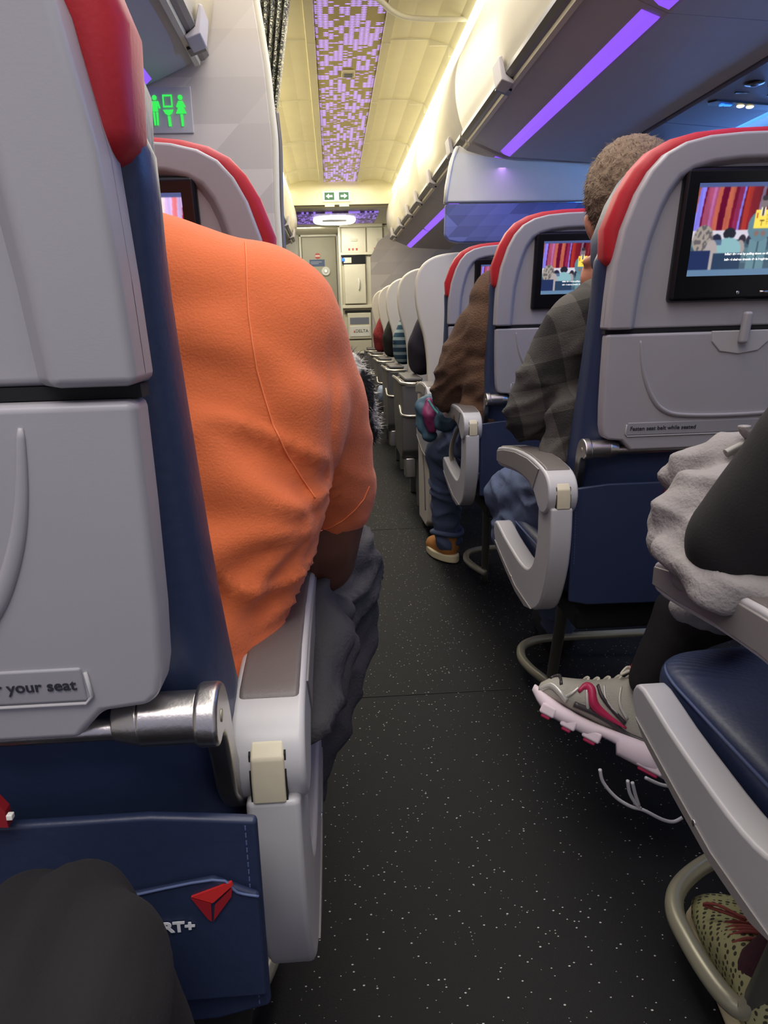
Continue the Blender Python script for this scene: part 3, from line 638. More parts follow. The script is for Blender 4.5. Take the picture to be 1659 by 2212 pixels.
def build_seat(s, x0, y0, label, group, logo=False, du=0, dv=0):
    """s = +1: rest of the seat lies to the right of the aisle edge; -1: to the left"""
    t = thing('airplane_seat', (x0, y0, 0), label, 'airplane seat', group)
    ly = lambda z: (.9-z)*LEAN
    F = lambda p, a: (s*p[0], ly(p[1])+a, p[1])         # follows the recline
    # --- shell
    bm = bmesh.new(); prism(bm, OUTL, .004, .03, F)
    n = len(OUTL); o0 = [bm.verts.new(F(p, -.012)) for p in OUTL]; i0 = [bm.verts.new(F(p, -.012)) for p in INNL]
    o1 = [bm.verts.new(F(p, .01)) for p in OUTL]; i1 = [bm.verts.new(F((lerp(p[0], HALF, .06), p[1]-.006*(p[1]-.9)/.25), .0045)) for p in INNL]
    for i in range(n-1):
        bm.faces.new((o0[i], o0[i+1], i0[i+1], i0[i])); bm.faces.new((o1[i], o1[i+1], o0[i+1], o0[i])); bm.faces.new((i0[i], i0[i+1], i1[i+1], i1[i]))
    for a, b_, c_, d in ((o0[0], i0[0], i1[0], o1[0]), (o0[-1], i0[-1], i1[-1], o1[-1])): bm.faces.new((a, b_, c_, d))
    sh = bmobj('back_shell', bm, 'plastic', t, bevel=.005)
    # small lock and speaker slots above the screen
    bm = bmesh.new(); ellipsoid(bm, (s*.105, ly(1.137)-.002, 1.141), (.007, .004, .005), 12); bmobj('shell_lock', bm, 'metal', sh)
    bm = bmesh.new()
    for r_ in range(3):
        for c_ in range(7): box(bm, s*(.17+c_*.016)-.005, s*(.17+c_*.016)+.005, ly(1.15)-.0035, ly(1.15)+.006, 1.1485+r_*.006-.0065, 1.1505+r_*.006-.0065)
    bmobj('speaker_slots', bm, 'black_gap', sh, smooth=False)
    # --- monitor
    MZ0, MZ1 = .942, 1.134
    bm = bmesh.new(); prism(bm, [(.092, MZ0), (.348, MZ0), (.348, MZ1), (.092, MZ1)], -.010, .012, F)
    mo = bmobj('monitor', bm, 'bezel', t, bevel=.008, seg=4)
    sc_ = newobj('screen', SCREEN, None, mo, smooth=False); zc = 1.046
    sc_.location = (s*HALF, ly(zc)-.0108, zc); sc_.scale = (.213, 1, .133); sc_.rotation_euler = (math.atan(LEAN), 0, 0)
    rx = PI/2+math.atan(LEAN)
    for kx, s1 in ((1.0105, 'Inflate the vest by pulling down on the red'), (1.0025, 'Infle el chaleco tirando de la lengüeta roja')):
        text('caption', s1, 'white_e', (s*HALF-.012, ly(kx)-.0115, kx), .0046, mo, rot=(rx, 0, 0), align='CENTER', ext=.0001, off=.00012)
    bm = bmesh.new(); ellipsoid(bm, (s*.22-.02*1, ly(.955)-.011, .955), (.003, .001, .003), 12); box(bm, s*.22+.015, s*.22+.03, ly(.955)-.012, ly(.955)-.010, .9535, .957); bmobj('control_port', bm, 'metal', mo)
    # --- tray
    TR = [(.001, .896), (.003, .84), (.006, .78), (.009, .745), (.013, .728), (.020, .7215), (.046, .7185), (.056, .708), (.062, .701), (.378, .701), (.384, .708), (.394, .7185), (.420, .7215), (.427, .728), (.431, .745), (.434, .78), (.437, .84), (.439, .896)]
    bm = bmesh.new(); prism(bm, TR, -.008, .022, F); ty = bmobj('tray_table', bm, 'plastic', t, bevel=.005)
    ridge = [(.055, .885), (.062, .85), (.072, .82), (.088, .79), (.108, .770), (.14, .760), (.22, .757)]
    ridge = ridge+[(2*HALF-u, z) for u, z in ridge[-2::-1]]
    bm = bmesh.new(); tube(bm, [F(p, -.0085) for p in ridge], lambda q: .0012+.0046*math.sin(PI*q)**.6, k=5, n=10, flat=.55); bmobj('tray_ridge', bm, 'plastic', ty)
    bm = bmesh.new(); prism(bm, [(.052, .728), (.388, .728), (.388, .750), (.052, .750)], -.0095, -.006, F); lb = bmobj('recessed_label', bm, 'label', ty, bevel=.002)
    bm = bmesh.new(); tube(bm, [F(p, -.009) for p in ((.050, .747), (.049, .731), (.053, .7265), (.22, .7265), (.387, .7265), (.391, .731), (.390, .747))], .0011, k=1, n=8, smooth_path=False); bmobj('label_rim', bm, 'plastic_light', lb)
    la, ra = (.056, .384) if s > 0 else (-.384, -.056)
    text('lettering', 'Fasten seat belt while seated', 'text_dark', (la, ly(.737)-.0098, .7365), .0098, lb, rot=(rx, 0, 0), off=.0001)
    text('lettering', 'Life vest under your seat', 'text_dark', (ra, ly(.737)-.0098, .7365), .0098, lb, rot=(rx, 0, 0), align='RIGHT', off=.0001)
    # latch
    bm = bmesh.new(); prism(bm, [(.170, .897), (.270, .897), (.268, .880), (.252, .864), (.22, .859), (.188, .864), (.172, .880)], -.0105, -.004, F); rc = bmobj('latch_recess', bm, 'plastic_light', ty, bevel=.002)
    bm = bmesh.new(); prism(bm, [(.213, .876), (.227, .876), (.227, .926), (.213, .926)], -.024, -.010, F); bmobj('tray_latch', bm, 'plastic', t, bevel=.005)
    bm = bmesh.new(); prism(bm, [(.0, .8965), (.44, .8965), (.44, .903), (.0, .903)], .004, .02, F); bmobj('seam_gap', bm, 'black_gap', sh, smooth=False)
    # --- cushion and headrest
    def ring(z, hw, yb, yf, n=36, ex=4.0):
        out = []; cy = (yb+yf)/2; hy = (yf-yb)/2
        for i in range(n):
            q = 2*PI*i/n; c_, s_ = math.cos(q), math.sin(q)
            out.append((s*HALF+hw*math.copysign(abs(c_)**(2/ex), c_), cy+hy*math.copysign(abs(s_)**(2/ex), s_), z))
        return out
    bm = bmesh.new(); T = [(.40, .235, .21), (.55, .236, .20), (.65, .234, .150), (.75, .230, .120), (.85, .228, .112), (.92, .227, .100), (.97, .228, .088), (1.01, .232, .08), (1.05, .229, .07)]
    rg = [ring(z, hw, ly(z)+.016, ly(z)+.016+th) for z, hw, th in T]; loft(bm, rg)
    cu_ = bmobj('backrest_cushion', bm, 'navy', t, sub=1)
    O2 = []
    for i, (u, z) in enumerate(OUTL):
        c_ = Vector((HALF, .98)); d = (Vector((u, z))-c_); d.normalize(); O2.append((u+d.x*.020, z+d.y*.012))
    O2 = [(-.008, .998)]+[(max(-.022, u) if u < HALF else min(2*HALF+.022, u), z) for u, z in O2[3:-3]]+[(2*HALF+.008, .998)]
    bm = bmesh.new(); prism(bm, O2, .010, .064, F); bmobj('headrest_cover', bm, 'red', t, bevel=.016, seg=4)
    O3 = [(lerp(u, HALF, -.02), z+.002) for u, z in O2]; O3 = [(u, min(z, 1.19)) for u, z in O3]
    bm = bmesh.new(); prism(bm, [(lerp(u, HALF, .05), z-.006) for u, z in O2], .055, .135, F); bmobj('head_pillow', bm, 'navy', t, bevel=.02, seg=4)
    # --- lower back, hinge bar and arm
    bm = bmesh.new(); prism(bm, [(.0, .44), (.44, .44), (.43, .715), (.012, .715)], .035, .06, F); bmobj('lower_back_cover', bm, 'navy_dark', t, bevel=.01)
    yb = ly(.70)+.003
    bm = bmesh.new(); tube(bm, [(s*.03, yb, .700), (s*.41, yb, .700)], .0065, k=2); tube(bm, [(s*-.004, yb+.004, .703), (s*.030, yb+.004, .703)], .0158, k=2, n=24)
    tube(bm, [(s*.030, yb+.004, .703), (s*.046, yb+.003, .702)], lambda q: lerp(.0158, .0105, q), k=2, n=24)
    hb = bmobj('hinge_bar', bm, 'metal', t, bevel=.0015)
    bm = bmesh.new(); prism(bm, disc(0, 0, .004, 10), 0, .001, lambda p, a: (s*(-.0175)+s*a, yb+.004+p[0], .703+p[1])); bmobj('screw', bm, 'metal_beige', hb)
    prof = [(yb-.016, .700), (yb-.010, .716), (yb+.006, .722), (yb+.024, .715), (yb+.036, .697), (yb+.045, .67), (yb+.060, .64), (yb+.085, .615), (yb+.11, .60), (yb+.10, .58), (yb+.07, .595), (yb+.043, .622), (yb+.030, .65), (yb+.020, .675), (yb+.010, .688), (yb-.006, .688)]
    pr = [(q.x, q.y) for q in catmull([(a, b, 0) for a, b in prof], 3, True)]
    bm = bmesh.new(); prism(bm, pr, -.017, -.003, lambda p, a: (s*a, p[0], p[1])); bmobj('hinge_arm', bm, 'metal', t, bevel=.003)
    # --- pocket
    zp = .497 if logo else .430
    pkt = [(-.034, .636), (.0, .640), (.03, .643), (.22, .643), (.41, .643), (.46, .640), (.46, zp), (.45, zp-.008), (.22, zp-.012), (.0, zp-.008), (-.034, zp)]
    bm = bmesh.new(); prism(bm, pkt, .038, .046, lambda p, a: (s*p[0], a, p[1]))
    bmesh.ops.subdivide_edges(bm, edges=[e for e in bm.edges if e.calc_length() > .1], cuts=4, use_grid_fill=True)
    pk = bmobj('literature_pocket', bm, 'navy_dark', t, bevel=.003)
    if logo:
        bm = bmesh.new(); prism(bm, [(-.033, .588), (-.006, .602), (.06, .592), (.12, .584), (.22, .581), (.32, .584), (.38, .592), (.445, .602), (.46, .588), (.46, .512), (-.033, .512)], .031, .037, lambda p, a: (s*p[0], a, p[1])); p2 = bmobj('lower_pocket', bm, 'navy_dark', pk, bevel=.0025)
        TUBE('stitched_seam', 'stitch', [(s*-.033, .0305, .588), (s*-.020, .0305, .592), (s*-.006, .0305, .602), (s*.06, .0305, .592), (s*.12, .0305, .584), (s*.22, .0305, .581)], .0009, p2, k=4, n=6)
    bm = bmesh.new()
    for i in range(26): box(bm, s*-.027-.0004, s*-.027+.0004, .0375, .0385, .630-i*.0052, .633-i*.0052)
    bmobj('edge_stitching', bm, 'stitch', pk, smooth=False)
    if logo:
        def lx(px, py): q = PY(px, py, y0+.030); return (q.x-x0, q.z)
        def poly(nm, m, pp, dy=.0295): bm = bmesh.new(); prism(bm, [lx(*q) for q in pp], dy, dy+.002, lambda p, a: (p[0], a, p[1])); return bmobj(nm, bm, m, p2, smooth=False)
        poly('emblem_top', 'logo_red', [(413, 1937), (500, 1905), (503, 1912), (462, 1948), (458, 1950)])
        poly('emblem_left', 'logo_dred', [(413, 1940), (456, 1952), (458, 1990), (450, 1985)])
        poly('emblem_right', 'logo_dred', [(502, 1916), (500, 1936), (462, 1988), (464, 1956)])
        a = lx(423, 2009); text('pocket_lettering', 'COMFORT+', 'text_silver', (a[0], .0298, a[1]), .0098, p2, align='RIGHT', off=.0004, sx=1.15)
    # --- seat pan
    T = [(.37, .235, .20, .54), (.40, .245, .16, .56), (.435, .252, .13, .578), (.464, .251, .12, .574), (.482, .235, .14, .552)]
    bm = bmesh.new(); loft(bm, [ring(z, hw, a, b, ex=7, n=56) for z, hw, a, b in T]); sc2 = bmobj('seat_cushion', bm, 'navy', t, sub=2)
    pp = [p for p in ring(.463, .249, .135, .571, ex=6, n=56)]; TUBE('cushion_piping', 'stitch', pp, .0022, sc2, k=2, closed=True, n=8)
    BX('seat_pan_frame', 'black_gap', min(s*.0, s*.44), max(s*.0, s*.44), .10, .50, .345, .385, t, bevel=.01)
    # --- aisle end panel
    EP = [(.010, .610), (.011, .56), (.022, .505), (.045, .455), (.075, .412), (.12, .385), (.18, .372), (.26, .374), (.35, .390), (.44, .410), (.475, .425), (.488, .445), (.480, .464), (.455, .470), (.38, .458), (.30, .450), (.24, .446), (.19, .448), (.155, .458), (.125, .480), (.106, .515), (.098, .55), (.096, .604), (.086, .606), (.072, .594), (.058, .592), (.046, .607)]
    ep = [(q.x, q.y) for q in catmull([(a, b, 0) for a, b in EP[:23]], 2)]+EP[23:]
    E2 = lambda p, a: (s*(a+du), p[0]+dv, p[1])
    bm = bmesh.new(); prism(bm, ep, -.078, -.040, E2); en = bmobj('aisle_end_panel', bm, 'plastic_light', t, bevel=.006, seg=4)
    bm = bmesh.new(); prism(bm, [(.13, .383), (.18, .370), (.26, .372), (.35, .388), (.44, .408), (.47, .424), (.44, .418), (.35, .400), (.26, .384), (.18, .383)], -.0795, -.060, E2); bmobj('lower_trim', bm, 'armgrey', en, smooth=False)
    bm = bmesh.new(); ellipsoid(bm, (s*(-.0785+du), .30+dv, .390), (.002, .004, .004), 12); bmobj('screw', bm, 'metal', en)
    # --- armrest
    AR = [(.028, .600), (.014, .618), (.012, .638), (.022, .656), (.045, .668), (.09, .674), (.16, .677), (.26, .672), (.36, .660), (.41, .652), (.432, .645), (.436, .628), (.425, .612), (.37, .614), (.28, .624), (.20, .628), (.14, .624), (.105, .612), (.085, .598), (.065, .590), (.045, .592)]
    bm = bmesh.new(); prism(bm, [(q.x, q.y) for q in catmull([(a, b, 0) for a, b in AR], 2, True)], -.083, -.031, E2); ar = bmobj('armrest', bm, 'plastic_light', t, bevel=.005, seg=4)
    PD = [(.046, .660), (.047, .670), (.060, .6738), (.09, .6768), (.16, .6795), (.26, .6745), (.36, .6625), (.41, .6545), (.428, .648), (.425, .638), (.3, .66), (.16, .667)]
    bm = bmesh.new(); prism(bm, PD, -.079, -.035, E2); bmobj('armrest_pad', bm, 'pad', ar, bevel=.004)
    SB = [(.075, .6665), (.16, .671), (.26, .666), (.36, .654), (.43, .641), (.432, .618), (.37, .621), (.28, .630), (.20, .634), (.14, .631), (.115, .622), (.10, .640)]
    bm = bmesh.new(); prism(bm, SB, -.0845, -.08, E2); bmobj('side_inlay', bm, 'armgrey', ar, bevel=.0015)
    LT = [(.0090, .608), (.0080, .625), (.0100, .642), (.018, .6515), (.030, .6515), (.030, .608)]
    bm = bmesh.new(); prism(bm, [(a+.0030, b+.0018 if b > .61 else b) for a, b in LT], -.0697, -.0443, E2); bmobj('latch_slot', bm, 'black_gap', ar, smooth=False)
    bm = bmesh.new(); prism(bm, LT, -.0685, -.0455, E2); bmobj('armrest_latch', bm, 'latch', ar, bevel=.002)
    # --- leg and baggage rail
    bm = bmesh.new(); tube(bm, [(s*.03, .27+dv, .40), (s*.045, .34+dv, .27), (s*.062, .44+dv, .12), (s*.070, .50+dv, .012)], .013, k=4, flat=.8); bmobj('leg', bm, 'legm', t)
    bm = bmesh.new(); tube(bm, [(s*.40, .27, .40), (s*.40, .44, .12), (s*.40, .50, .012)], .013, k=4, flat=.8); bmobj('leg', bm, 'legm', t)
    bm = bmesh.new(); tube(bm, [(s*.066, .46, .05), (s*.045, .485, .058), (s*.028, .54, .06), (s*.022, .60, .062), (s*.04, .66, .065), (s*.09, .695, .066), (s*.17, .705, .066), (s*.30, .705, .066), (s*.44, .705, .066)], .0115, k=6)
    bmobj('baggage_rail', bm, 'rail', t)
    return t
SR = 'right side aisle seats'; SL = 'left side aisle seats'
seatA = build_seat(1, XR, 1.235, 'navy and red airplane seat with the large lit screen, nearest full seatback on the right', SR)
def kids(o): return [c for c in o.children]
def dup(o, parent=None):
    c = o.copy(); COL.objects.link(c)
    if parent: c.parent = parent
    for k_ in kids(o): dup(k_, c)
    return c
for dy, lab in ((-.83, 'right aisle seat at the bottom right corner with a bare blue cushion front showing'), (.86, 'right aisle seat with the lit screen directly in front of the man in plaid'), (1.72, 'right aisle seat with a half hidden screen, beyond the brown sweater')):
    d = dup(seatA); d.location.y += dy; d.location.x += .012 if dy < 0 else 0; d['label'] = lab
    if dy < 0:
        for c_ in list(d.children):
            if c_.name.startswith('baggage_rail') or c_.name.startswith('leg'): bpy.data.objects.remove(c_)
        o_ = Vector(d.location)
        TUBE('baggage_rail', 'rail', [PZ(a, b, z)-o_ for a, b, z in ((1800, 1800, .085), (1660, 1822, .085), (1560, 1850, .085), (1500, 1882, .085), (1462, 1925, .085), (1459, 1975, .082), (1490, 2040, .078), (1530, 2105, .074), (1572, 2158, .07), (1606, 2180, .07), (1632, 2158, .09))], .0135, d, k=6)
        TUBE('leg', 'legm', [PZ(1612, 2188, .05)-o_, PZ(1640, 2150, .10)-o_, Vector((.07, .30, .30)), Vector((.06, .20, .40))], .015, d, k=4)
        TUBE('leg', 'legm', [Vector((.40, .27, .40)), Vector((.40, .44, .12)), Vector((.40, .50, .012))], .013, d, k=4)
seatL = build_seat(-1, XL, .375, 'large left seatback closest to the viewer with tray table and COMFORT+ pocket', SL, logo=True, du=.021, dv=.085)
d = dup(seatL); d.location.y += .86
d['label'] = 'left seat with red rimmed back and partly hidden purple screen beside the partition'
EEND = 1

# ================================================================== FRONT CABIN SEATS
def fc_seat(y0, label, first=None):
    if first:
        d = dup(first); d.location.y = y0; d['label'] = label; return d
    t = thing('recliner_seat', (.39, y0, 0), label, 'airplane seat', 'cream shell seats of the front cabin')
    O = [(.06, .45), (.052, .60), (.050, .72), (.035, .84), (.012, .92), (-.002, .99), (-.006, 1.06), (.004, 1.12), (.03, 1.165), (.075, 1.195), (.14, 1.21), (.24, 1.215)]
    O = [(q.x, q.y) for q in catmull([(a, b, 0) for a, b in O], 3)]
    O = O+[(.50-u, z) for u, z in O[::-1]]
    bm = bmesh.new(); prism(bm, O, 0, .05, lambda p, a: (p[0], a+(.9-p[1])*.12, p[1])); bmobj('back_shell', bm, 'shell_fc', t, bevel=.012, seg=4)
    bm = bmesh.new(); prism(bm, [(lerp(u, .25, .08), z-.015) for u, z in O], .05, .15, lambda p, a: (p[0], a+(.9-p[1])*.12, p[1])); bmobj('back_cushion', bm, 'navy', t, bevel=.02)
    BX('seat_cushion', 'navy', .03, .48, .14, .62, .38, .47, t, bevel=.03)
    # aisle console
    cx0, cx1 = -.075, .035
    bm = bmesh.new(); prism(bm, [(.02, .62), (.10, .635), (.50, .63), (.55, .60), (.52, .42), (.44, .25), (.10, .25), (.05, .30), (.02, .45)], cx0, cx1, lambda p, a: (a, p[0], p[1])); c_ = bmobj('console_box', bm, 'box_fc', t, bevel=.01)
    bm = bmesh.new(); tube(bm, [(cx1+.01, .01, .628), (cx0+.035, .008, .628), (cx0+.002, .03, .63), (cx0-.004, .07, .637), (cx0-.004, .3, .636), (cx0-.002, .5, .63)], .008, k=4); bmobj('trim_rail', bm, 'trim_fc', c_)
    bm = bmesh.new(); tube(bm, [(cx1, .012, .475), (cx0+.035, .012, .475), (cx0, .028, .48), (cx0-.004, .06, .50), (cx0-.004, .10, .515)], .007, k=4); bmobj('trim_rail', bm, 'trim_fc', c_)
    BX('console_top', 'box_fc', cx0+.02, cx1-.005, .05, .46, .636, .652, c_, bevel=.006)
    for yy_ in (.12, .45):
        BX('leg', 'legm', .0, .03, yy_, yy_+.04, 0.0, .27, t, bevel=.005); BX('leg', 'legm', .44, .47, yy_, yy_+.04, 0.0, .40, t, bevel=.005)
    BX('floor_fitting', 'metal', -.06, -.01, .08, .16, .155, .26, t, bevel=.01)
    return t
fcl = ['nearest cream front cabin seat with a dark navy coat beside it', 'second cream front cabin seat with a teal striped sleeve beside it', 'third cream front cabin seat with a black sleeve beside it', 'fourth cream front cabin seat with red patterned clothing beside it', 'farthest cream front cabin seat next to the faceted wall']
f0 = None
for i in range(5):
    r_ = fc_seat(3.66+i*.99, fcl[i], f0); f0 = f0 or r_
# low end panel of the last economy row at the divider
t = thing('divider_base_panel', (.40, 3.5, 0), 'pale curved low end panel on the aisle beside the brown sweatered passenger', 'panel')
pts = [PX(a, b, .385) for a, b in ((897, 822), (903, 822), (925, 832), (940, 850), (948, 900), (955, 1000), (955, 1110), (925, 1108), (905, 1095), (897, 1060), (896, 950))]
bm = bmesh.new(); prism(bm, [(3.50, .025), (3.50, .55), (3.49, .645), (3.46, .655), (3.30, .655), (3.1, .64), (3.02, .60), (3.05, .42), (3.10, .25), (3.16, .08), (3.25, .04)], 0, .05, lambda p, a: (a-.03, p[0]-3.5, p[1])); e = bmobj('panel', bm, 'shell_fc', t, bevel=.012, seg=4)
TUBE('recess_line', 'binrail', [(-.031, -.02, .45), (-.031, -.15, .40), (-.031, -.25, .30), (-.031, -.28, .12)], .004, e)
TUBE('top_trim', 'trim_fc', [(-.032, -.01, .645), (-.033, -.1, .652), (-.033, -.3, .648), (-.03, -.42, .62)], .006, e)

# ================================================================== PEOPLE
def pc(px, py, y, r): q = PY(px, py, y); return (q, r)
def chain(bm, pts):
    for (a, ra), (b, rb) in zip(pts, pts[1:]): capsule(bm, a, b, ra, rb)
def creases(p, amp, across=24, along=6, tilt=.35):
    al = p.x-p.z*tilt; ac = p.z+p.x*tilt+.02*noise.noise(p*8)
    n1 = noise.noise(Vector((al*along, p.y*along, ac*across)))
    return amp*(.45-min(1, abs(n1)*2.8))
# ---- man in orange (left, seat in front)
man = thing('person', (-.30, .62, 0), 'person in an orange T-shirt leaning into the aisle, seen from behind', 'person', None)
def loc(o): return Vector(o.location)
def rel(fn, o):
    L0 = loc(o)
    def g(bm):
        fn(bm)
        for v in bm.verts: v.co -= L0
    return g
SHY = .64
def torso(bm):
    lv = [  # right-side centre px, py, depth, radius
        (468, 690, .69, .070), (505, 790, .70, .096), (498, 900, .70, .108), (455, 1030, .68, .106), (425, 1130, .66, .108), (395, 1250, .645, .098), (345, 1390, .62, .096), (325, 1550, .61, .10)]
    R = [pc(*q) for q in lv]
    chain(bm, R)
    for q, r in R:      # broad back: same section carried across to the far side
        capsule(bm, q, Vector((q.x*.25-.38, q.y+.03, q.z)), r, r*1.05)
    # shoulder to neck
    capsule(bm, R[0][0], Vector((-.30, .70, 1.00)), .072, .07); capsule(bm, Vector((-.30, .70, 1.0)), Vector((-.27, .69, 1.06)), .07, .05)
    # sleeve
    chain(bm, [pc(540, 730, .70, .084), pc(642, 872, .755, .068), pc(690, 985, .80, .060), pc(707, 1062, .83, .056)])
    # far arm
    chain(bm, [(Vector((-.50, .70, .98)), .085), (Vector((-.56, .78, .84)), .07), (Vector((-.56, .85, .78)), .06)])
AP = PY(692, 1085, .72)
def folds(co):
    p = co+Vector((-.30, .62, 0))
    d = p-AP; r = math.hypot(d.x, d.z)
    ang = math.atan2(d.z, -d.x)
    f = 0
    if d.x < .02:
        w_ = math.exp(-((r-.10)/.085)**2)*(1 if ang > -1.2 else .4)
        f += .0042*w_*math.sin(ang*9+3.5*noise.noise(p*6))
    low = max(0, min(1, (.95-p.z)/.16))
    if p.x > AP.x+.012 or (d.y > .03 and p.x > AP.x-.02): low *= .25
    wz = .022*noise.noise(p*7+Vector((2, 8, 1)))
    al = p.x*.88-p.z*.47; ac = p.z*.88+p.x*.47+wz
    n1 = noise.noise(Vector((al*5.5, p.y*6, ac*30))); n2 = noise.noise(Vector((al*4+3, p.y*4+1, ac*15+7)))
    f += .0135*low*(.5-min(1, abs(n1)*2.8))*(.75+.7*n2)
    f += .0070*low*n2
    f += .0030*noise.noise(Vector((p.x*5, p.y*5, p.z*22)))
    f += .0016*noise.noise(Vector((p.x*16, p.y*10, p.z*30)))
    return f
tor = organic('shirt', 'orange', rel(torso, man), man, voxel=.0065, smooth=9, disp=folds)
bpy.context.view_layer.update()
TB = bvh(tor)
def on_shirt(nm, pts, r, m='orange_seam', bv=TB, par=tor, L0=Vector((-.30, .62, 0))):
    pts = [(lerp(a[0], b[0], t/5), lerp(a[1], b[1], t/5)) for a, b in zip(pts, pts[1:]) for t in range(5)]+[pts[-1]]
    h = hits(bv, pts, .0006)
    if len(h) > 2:
        o = TUBE(nm, m, [q-L0 for q in h], r, par, k=3, n=6); return o
on_shirt('sleeve_seam', [(528, 500), (532, 560), (534, 620), (537, 680), (545, 740), (555, 800), (572, 860), (590, 920), (620, 980), (650, 1030), (680, 1075)], .0007)
on_shirt('sleeve_hem', [(692, 1146), (715, 1138), (740, 1124), (765, 1102), (785, 1078), (797, 1050)], .0006)
def head(bm, c, tilt=(0, 0, 0), s=1.0):
    R3 = Matrix.Rotation(tilt[2], 3, 'Z') @ Matrix.Rotation(tilt[0], 3, 'X') @ Matrix.Rotation(tilt[1], 3, 'Y')
    c = Vector(c)
    def E(o, r): ellipsoid(bm, c+R3 @ Vector(o)*s, tuple(q*s for q in r), 24, R3)
    E((0, 0, .02), (.078, .098, .098)); E((0, .035, -.045), (.060, .062, .068)); E((0, .095, -.015), (.014, .02, .022))
    E((0, .062, -.088), (.034, .034, .024)); E((0, .085, -.05), (.026, .014, .012)); E((-.028, .082, .012), (.02, .014, .01)); E((.028, .082, .012), (.02, .014, .01))
    capsule(bm, c+R3 @ Vector((0, -.015, -.03))*s, c+Vector((0, -.03, -.15))*s, .052*s, .056*s)
    return R3
def ear(bm, c, R3, side, s=1.0):
    c = Vector(c)
    ellipsoid(bm, c+R3 @ Vector((side*.080, -.008, -.012))*s, (.010*s, .017*s, .031*s), 16, R3 @ Matrix.Rotation(side*.25, 3, 'Y'))
def body_skin(bm):
    head(bm, (-.222, .69, 1.225))
    chain(bm, [(Vector((-.235, .68, 1.1)), .05), (Vector((-.30, .70, .97)), .05), (PY(560, 760, .71), .03), (PY(660, 900, .77), .035), (PY(700, 1070, .83), .045)]); chain(bm, [(Vector((-.30, .70, .97)), .05), (Vector((-.50, .72, .97)), .05), (Vector((-.56, .85, .80)), .04)])
    chain(bm, [pc(700, 1070, .83, .050), pc(692, 1150, .84, .047), pc(690, 1205, .86, .043)])
    e = PY(690, 1205, .86); chain(bm, [(e, .043), (Vector((-.09, 1.0, e.z-.0)), .036), (Vector((-.16, 1.08, e.z+.01)), .028)])
    hx = Vector((-.18, 1.10, e.z+.01)); ellipsoid(bm, hx, (.042, .045, .018))
    for i in range(4): capsule(bm, hx+Vector((-.03+.018*i, .03, 0)), hx+Vector((-.045+.02*i, .085-.006*abs(i-1.5), -.02)), .0095, .0075)
    capsule(bm, hx+Vector((.02, .0, 0)), hx+Vector((.052, .045, -.01)), .012, .009)
    chain(bm, [(Vector((-.56, .85, .80)), .05), (Vector((-.54, .9, .72)), .045), (Vector((-.42, 1.02, .66)), .035)])
organic('body', 'skin_dark', rel(body_skin, man), man, voxel=.006, smooth=4)
def hair_o(bm): ellipsoid(bm, (-.222, .675, 1.255), (.088, .105, .10)); ellipsoid(bm, (-.214, .640, 1.185), (.067, .06, .075))
organic('hair', 'hair_black', rel(hair_o, man), man, voxel=.007, smooth=1, amp=.006, scale=60)
def pants(bm):
    kn = PY(722, 1222, 1.02)
    chain(bm, [(Vector((-.24, .60, .50)), .10), (Vector((-.14, .78, .52)), .092), (kn, .066)])
    chain(bm, [(kn, .066), pc(716, 1370, .99, .064), pc(668, 1540, .93, .060), pc(600, 1740, .86, .055)])
    chain(bm, [(Vector((-.24, .60, .50)), .11), (Vector((-.42, .60, .50)), .11), (Vector((-.40, 1.0, .54)), .075), (Vector((-.40, 1.02, .1)), .055)])
    q = [pc(690, 1330, .78, .030), pc(700, 1400, .72, .030), pc(690, 1500, .66, .022), pc(668, 1570, .60, .014)]; chain(bm, q)
    chain(bm, [pc(680, 1300, .80, .03), pc(720, 1370, .86, .034), pc(715, 1450, .82, .03), pc(690, 1500, .78, .026)])
organic('trousers', 'charcoal', rel(pants, man), man, voxel=.0075, smooth=3, amp=.007, scale=14, disp=lambda c: creases(c, .011, 20, 8, -.5))
def shoe_simple(bm, a, b, r=.045): capsule(bm, a, b, r, r*.85)
o = organic('shoe', 'black_cloth', rel(lambda bm: shoe_simple(bm, (-.19, .86, .05), (-.18, 1.02, .045)), man), man, voxel=.01)
organic('shoe', 'black_cloth', rel(lambda bm: shoe_simple(bm, (-.40, 1.0, .05), (-.40, 1.18, .045)), man), man, voxel=.01)

# ---- passenger with fuzzy black and white sleeve (left, beyond)
pf = thing('person', (-.30, 1.5, 0), 'passenger in a fuzzy black and white coat whose elbow juts into the aisle', 'person')
def fuzzy(bm):
    capsule(bm, (-.32, 1.5, .55), (-.30, 1.52, .82), .14, .13)
    chain(bm, [(Vector((-.16, 1.50, .90)), .065), pc(735, 815, 1.55, .056), pc(768, 880, 1.60, .045), pc(782, 920, 1.62, .040)])
    chain(bm, [pc(782, 920, 1.62, .040), (Vector((-.08, 1.80, .70)), .045)])
    chain(bm, [(Vector((-.47, 1.50, .90)), .065), (Vector((-.52, 1.58, .72)), .05)])
fz = organic('coat', 'fur', rel(fuzzy, pf), pf, voxel=.008, smooth=3, amp=.006, scale=30)
bm = bmesh.new(); rr = random.Random(5); ps = [p for p in fz.data.polygons if (fz.data.vertices[p.vertices[0]].co.x > .22)]
for _ in range(3600):
    p = rr.choice(ps); c = p.center; n_ = Vector(p.normal); d = (n_+Vector((rr.uniform(-.7, .7), rr.uniform(-.7, .7), rr.uniform(-.9, .3)))).normalized()*rr.uniform(.010, .024); sd = d.orthogonal().normalized()*.0011
    c = Vector(c)-n_*.002; bm.faces.new((bm.verts.new(c-sd), bm.verts.new(c+sd), bm.verts.new(c+d)))
fo = bmobj('fur_pile', bm, 'fur', fz, smooth=False); fo['kind'] = 'stuff'
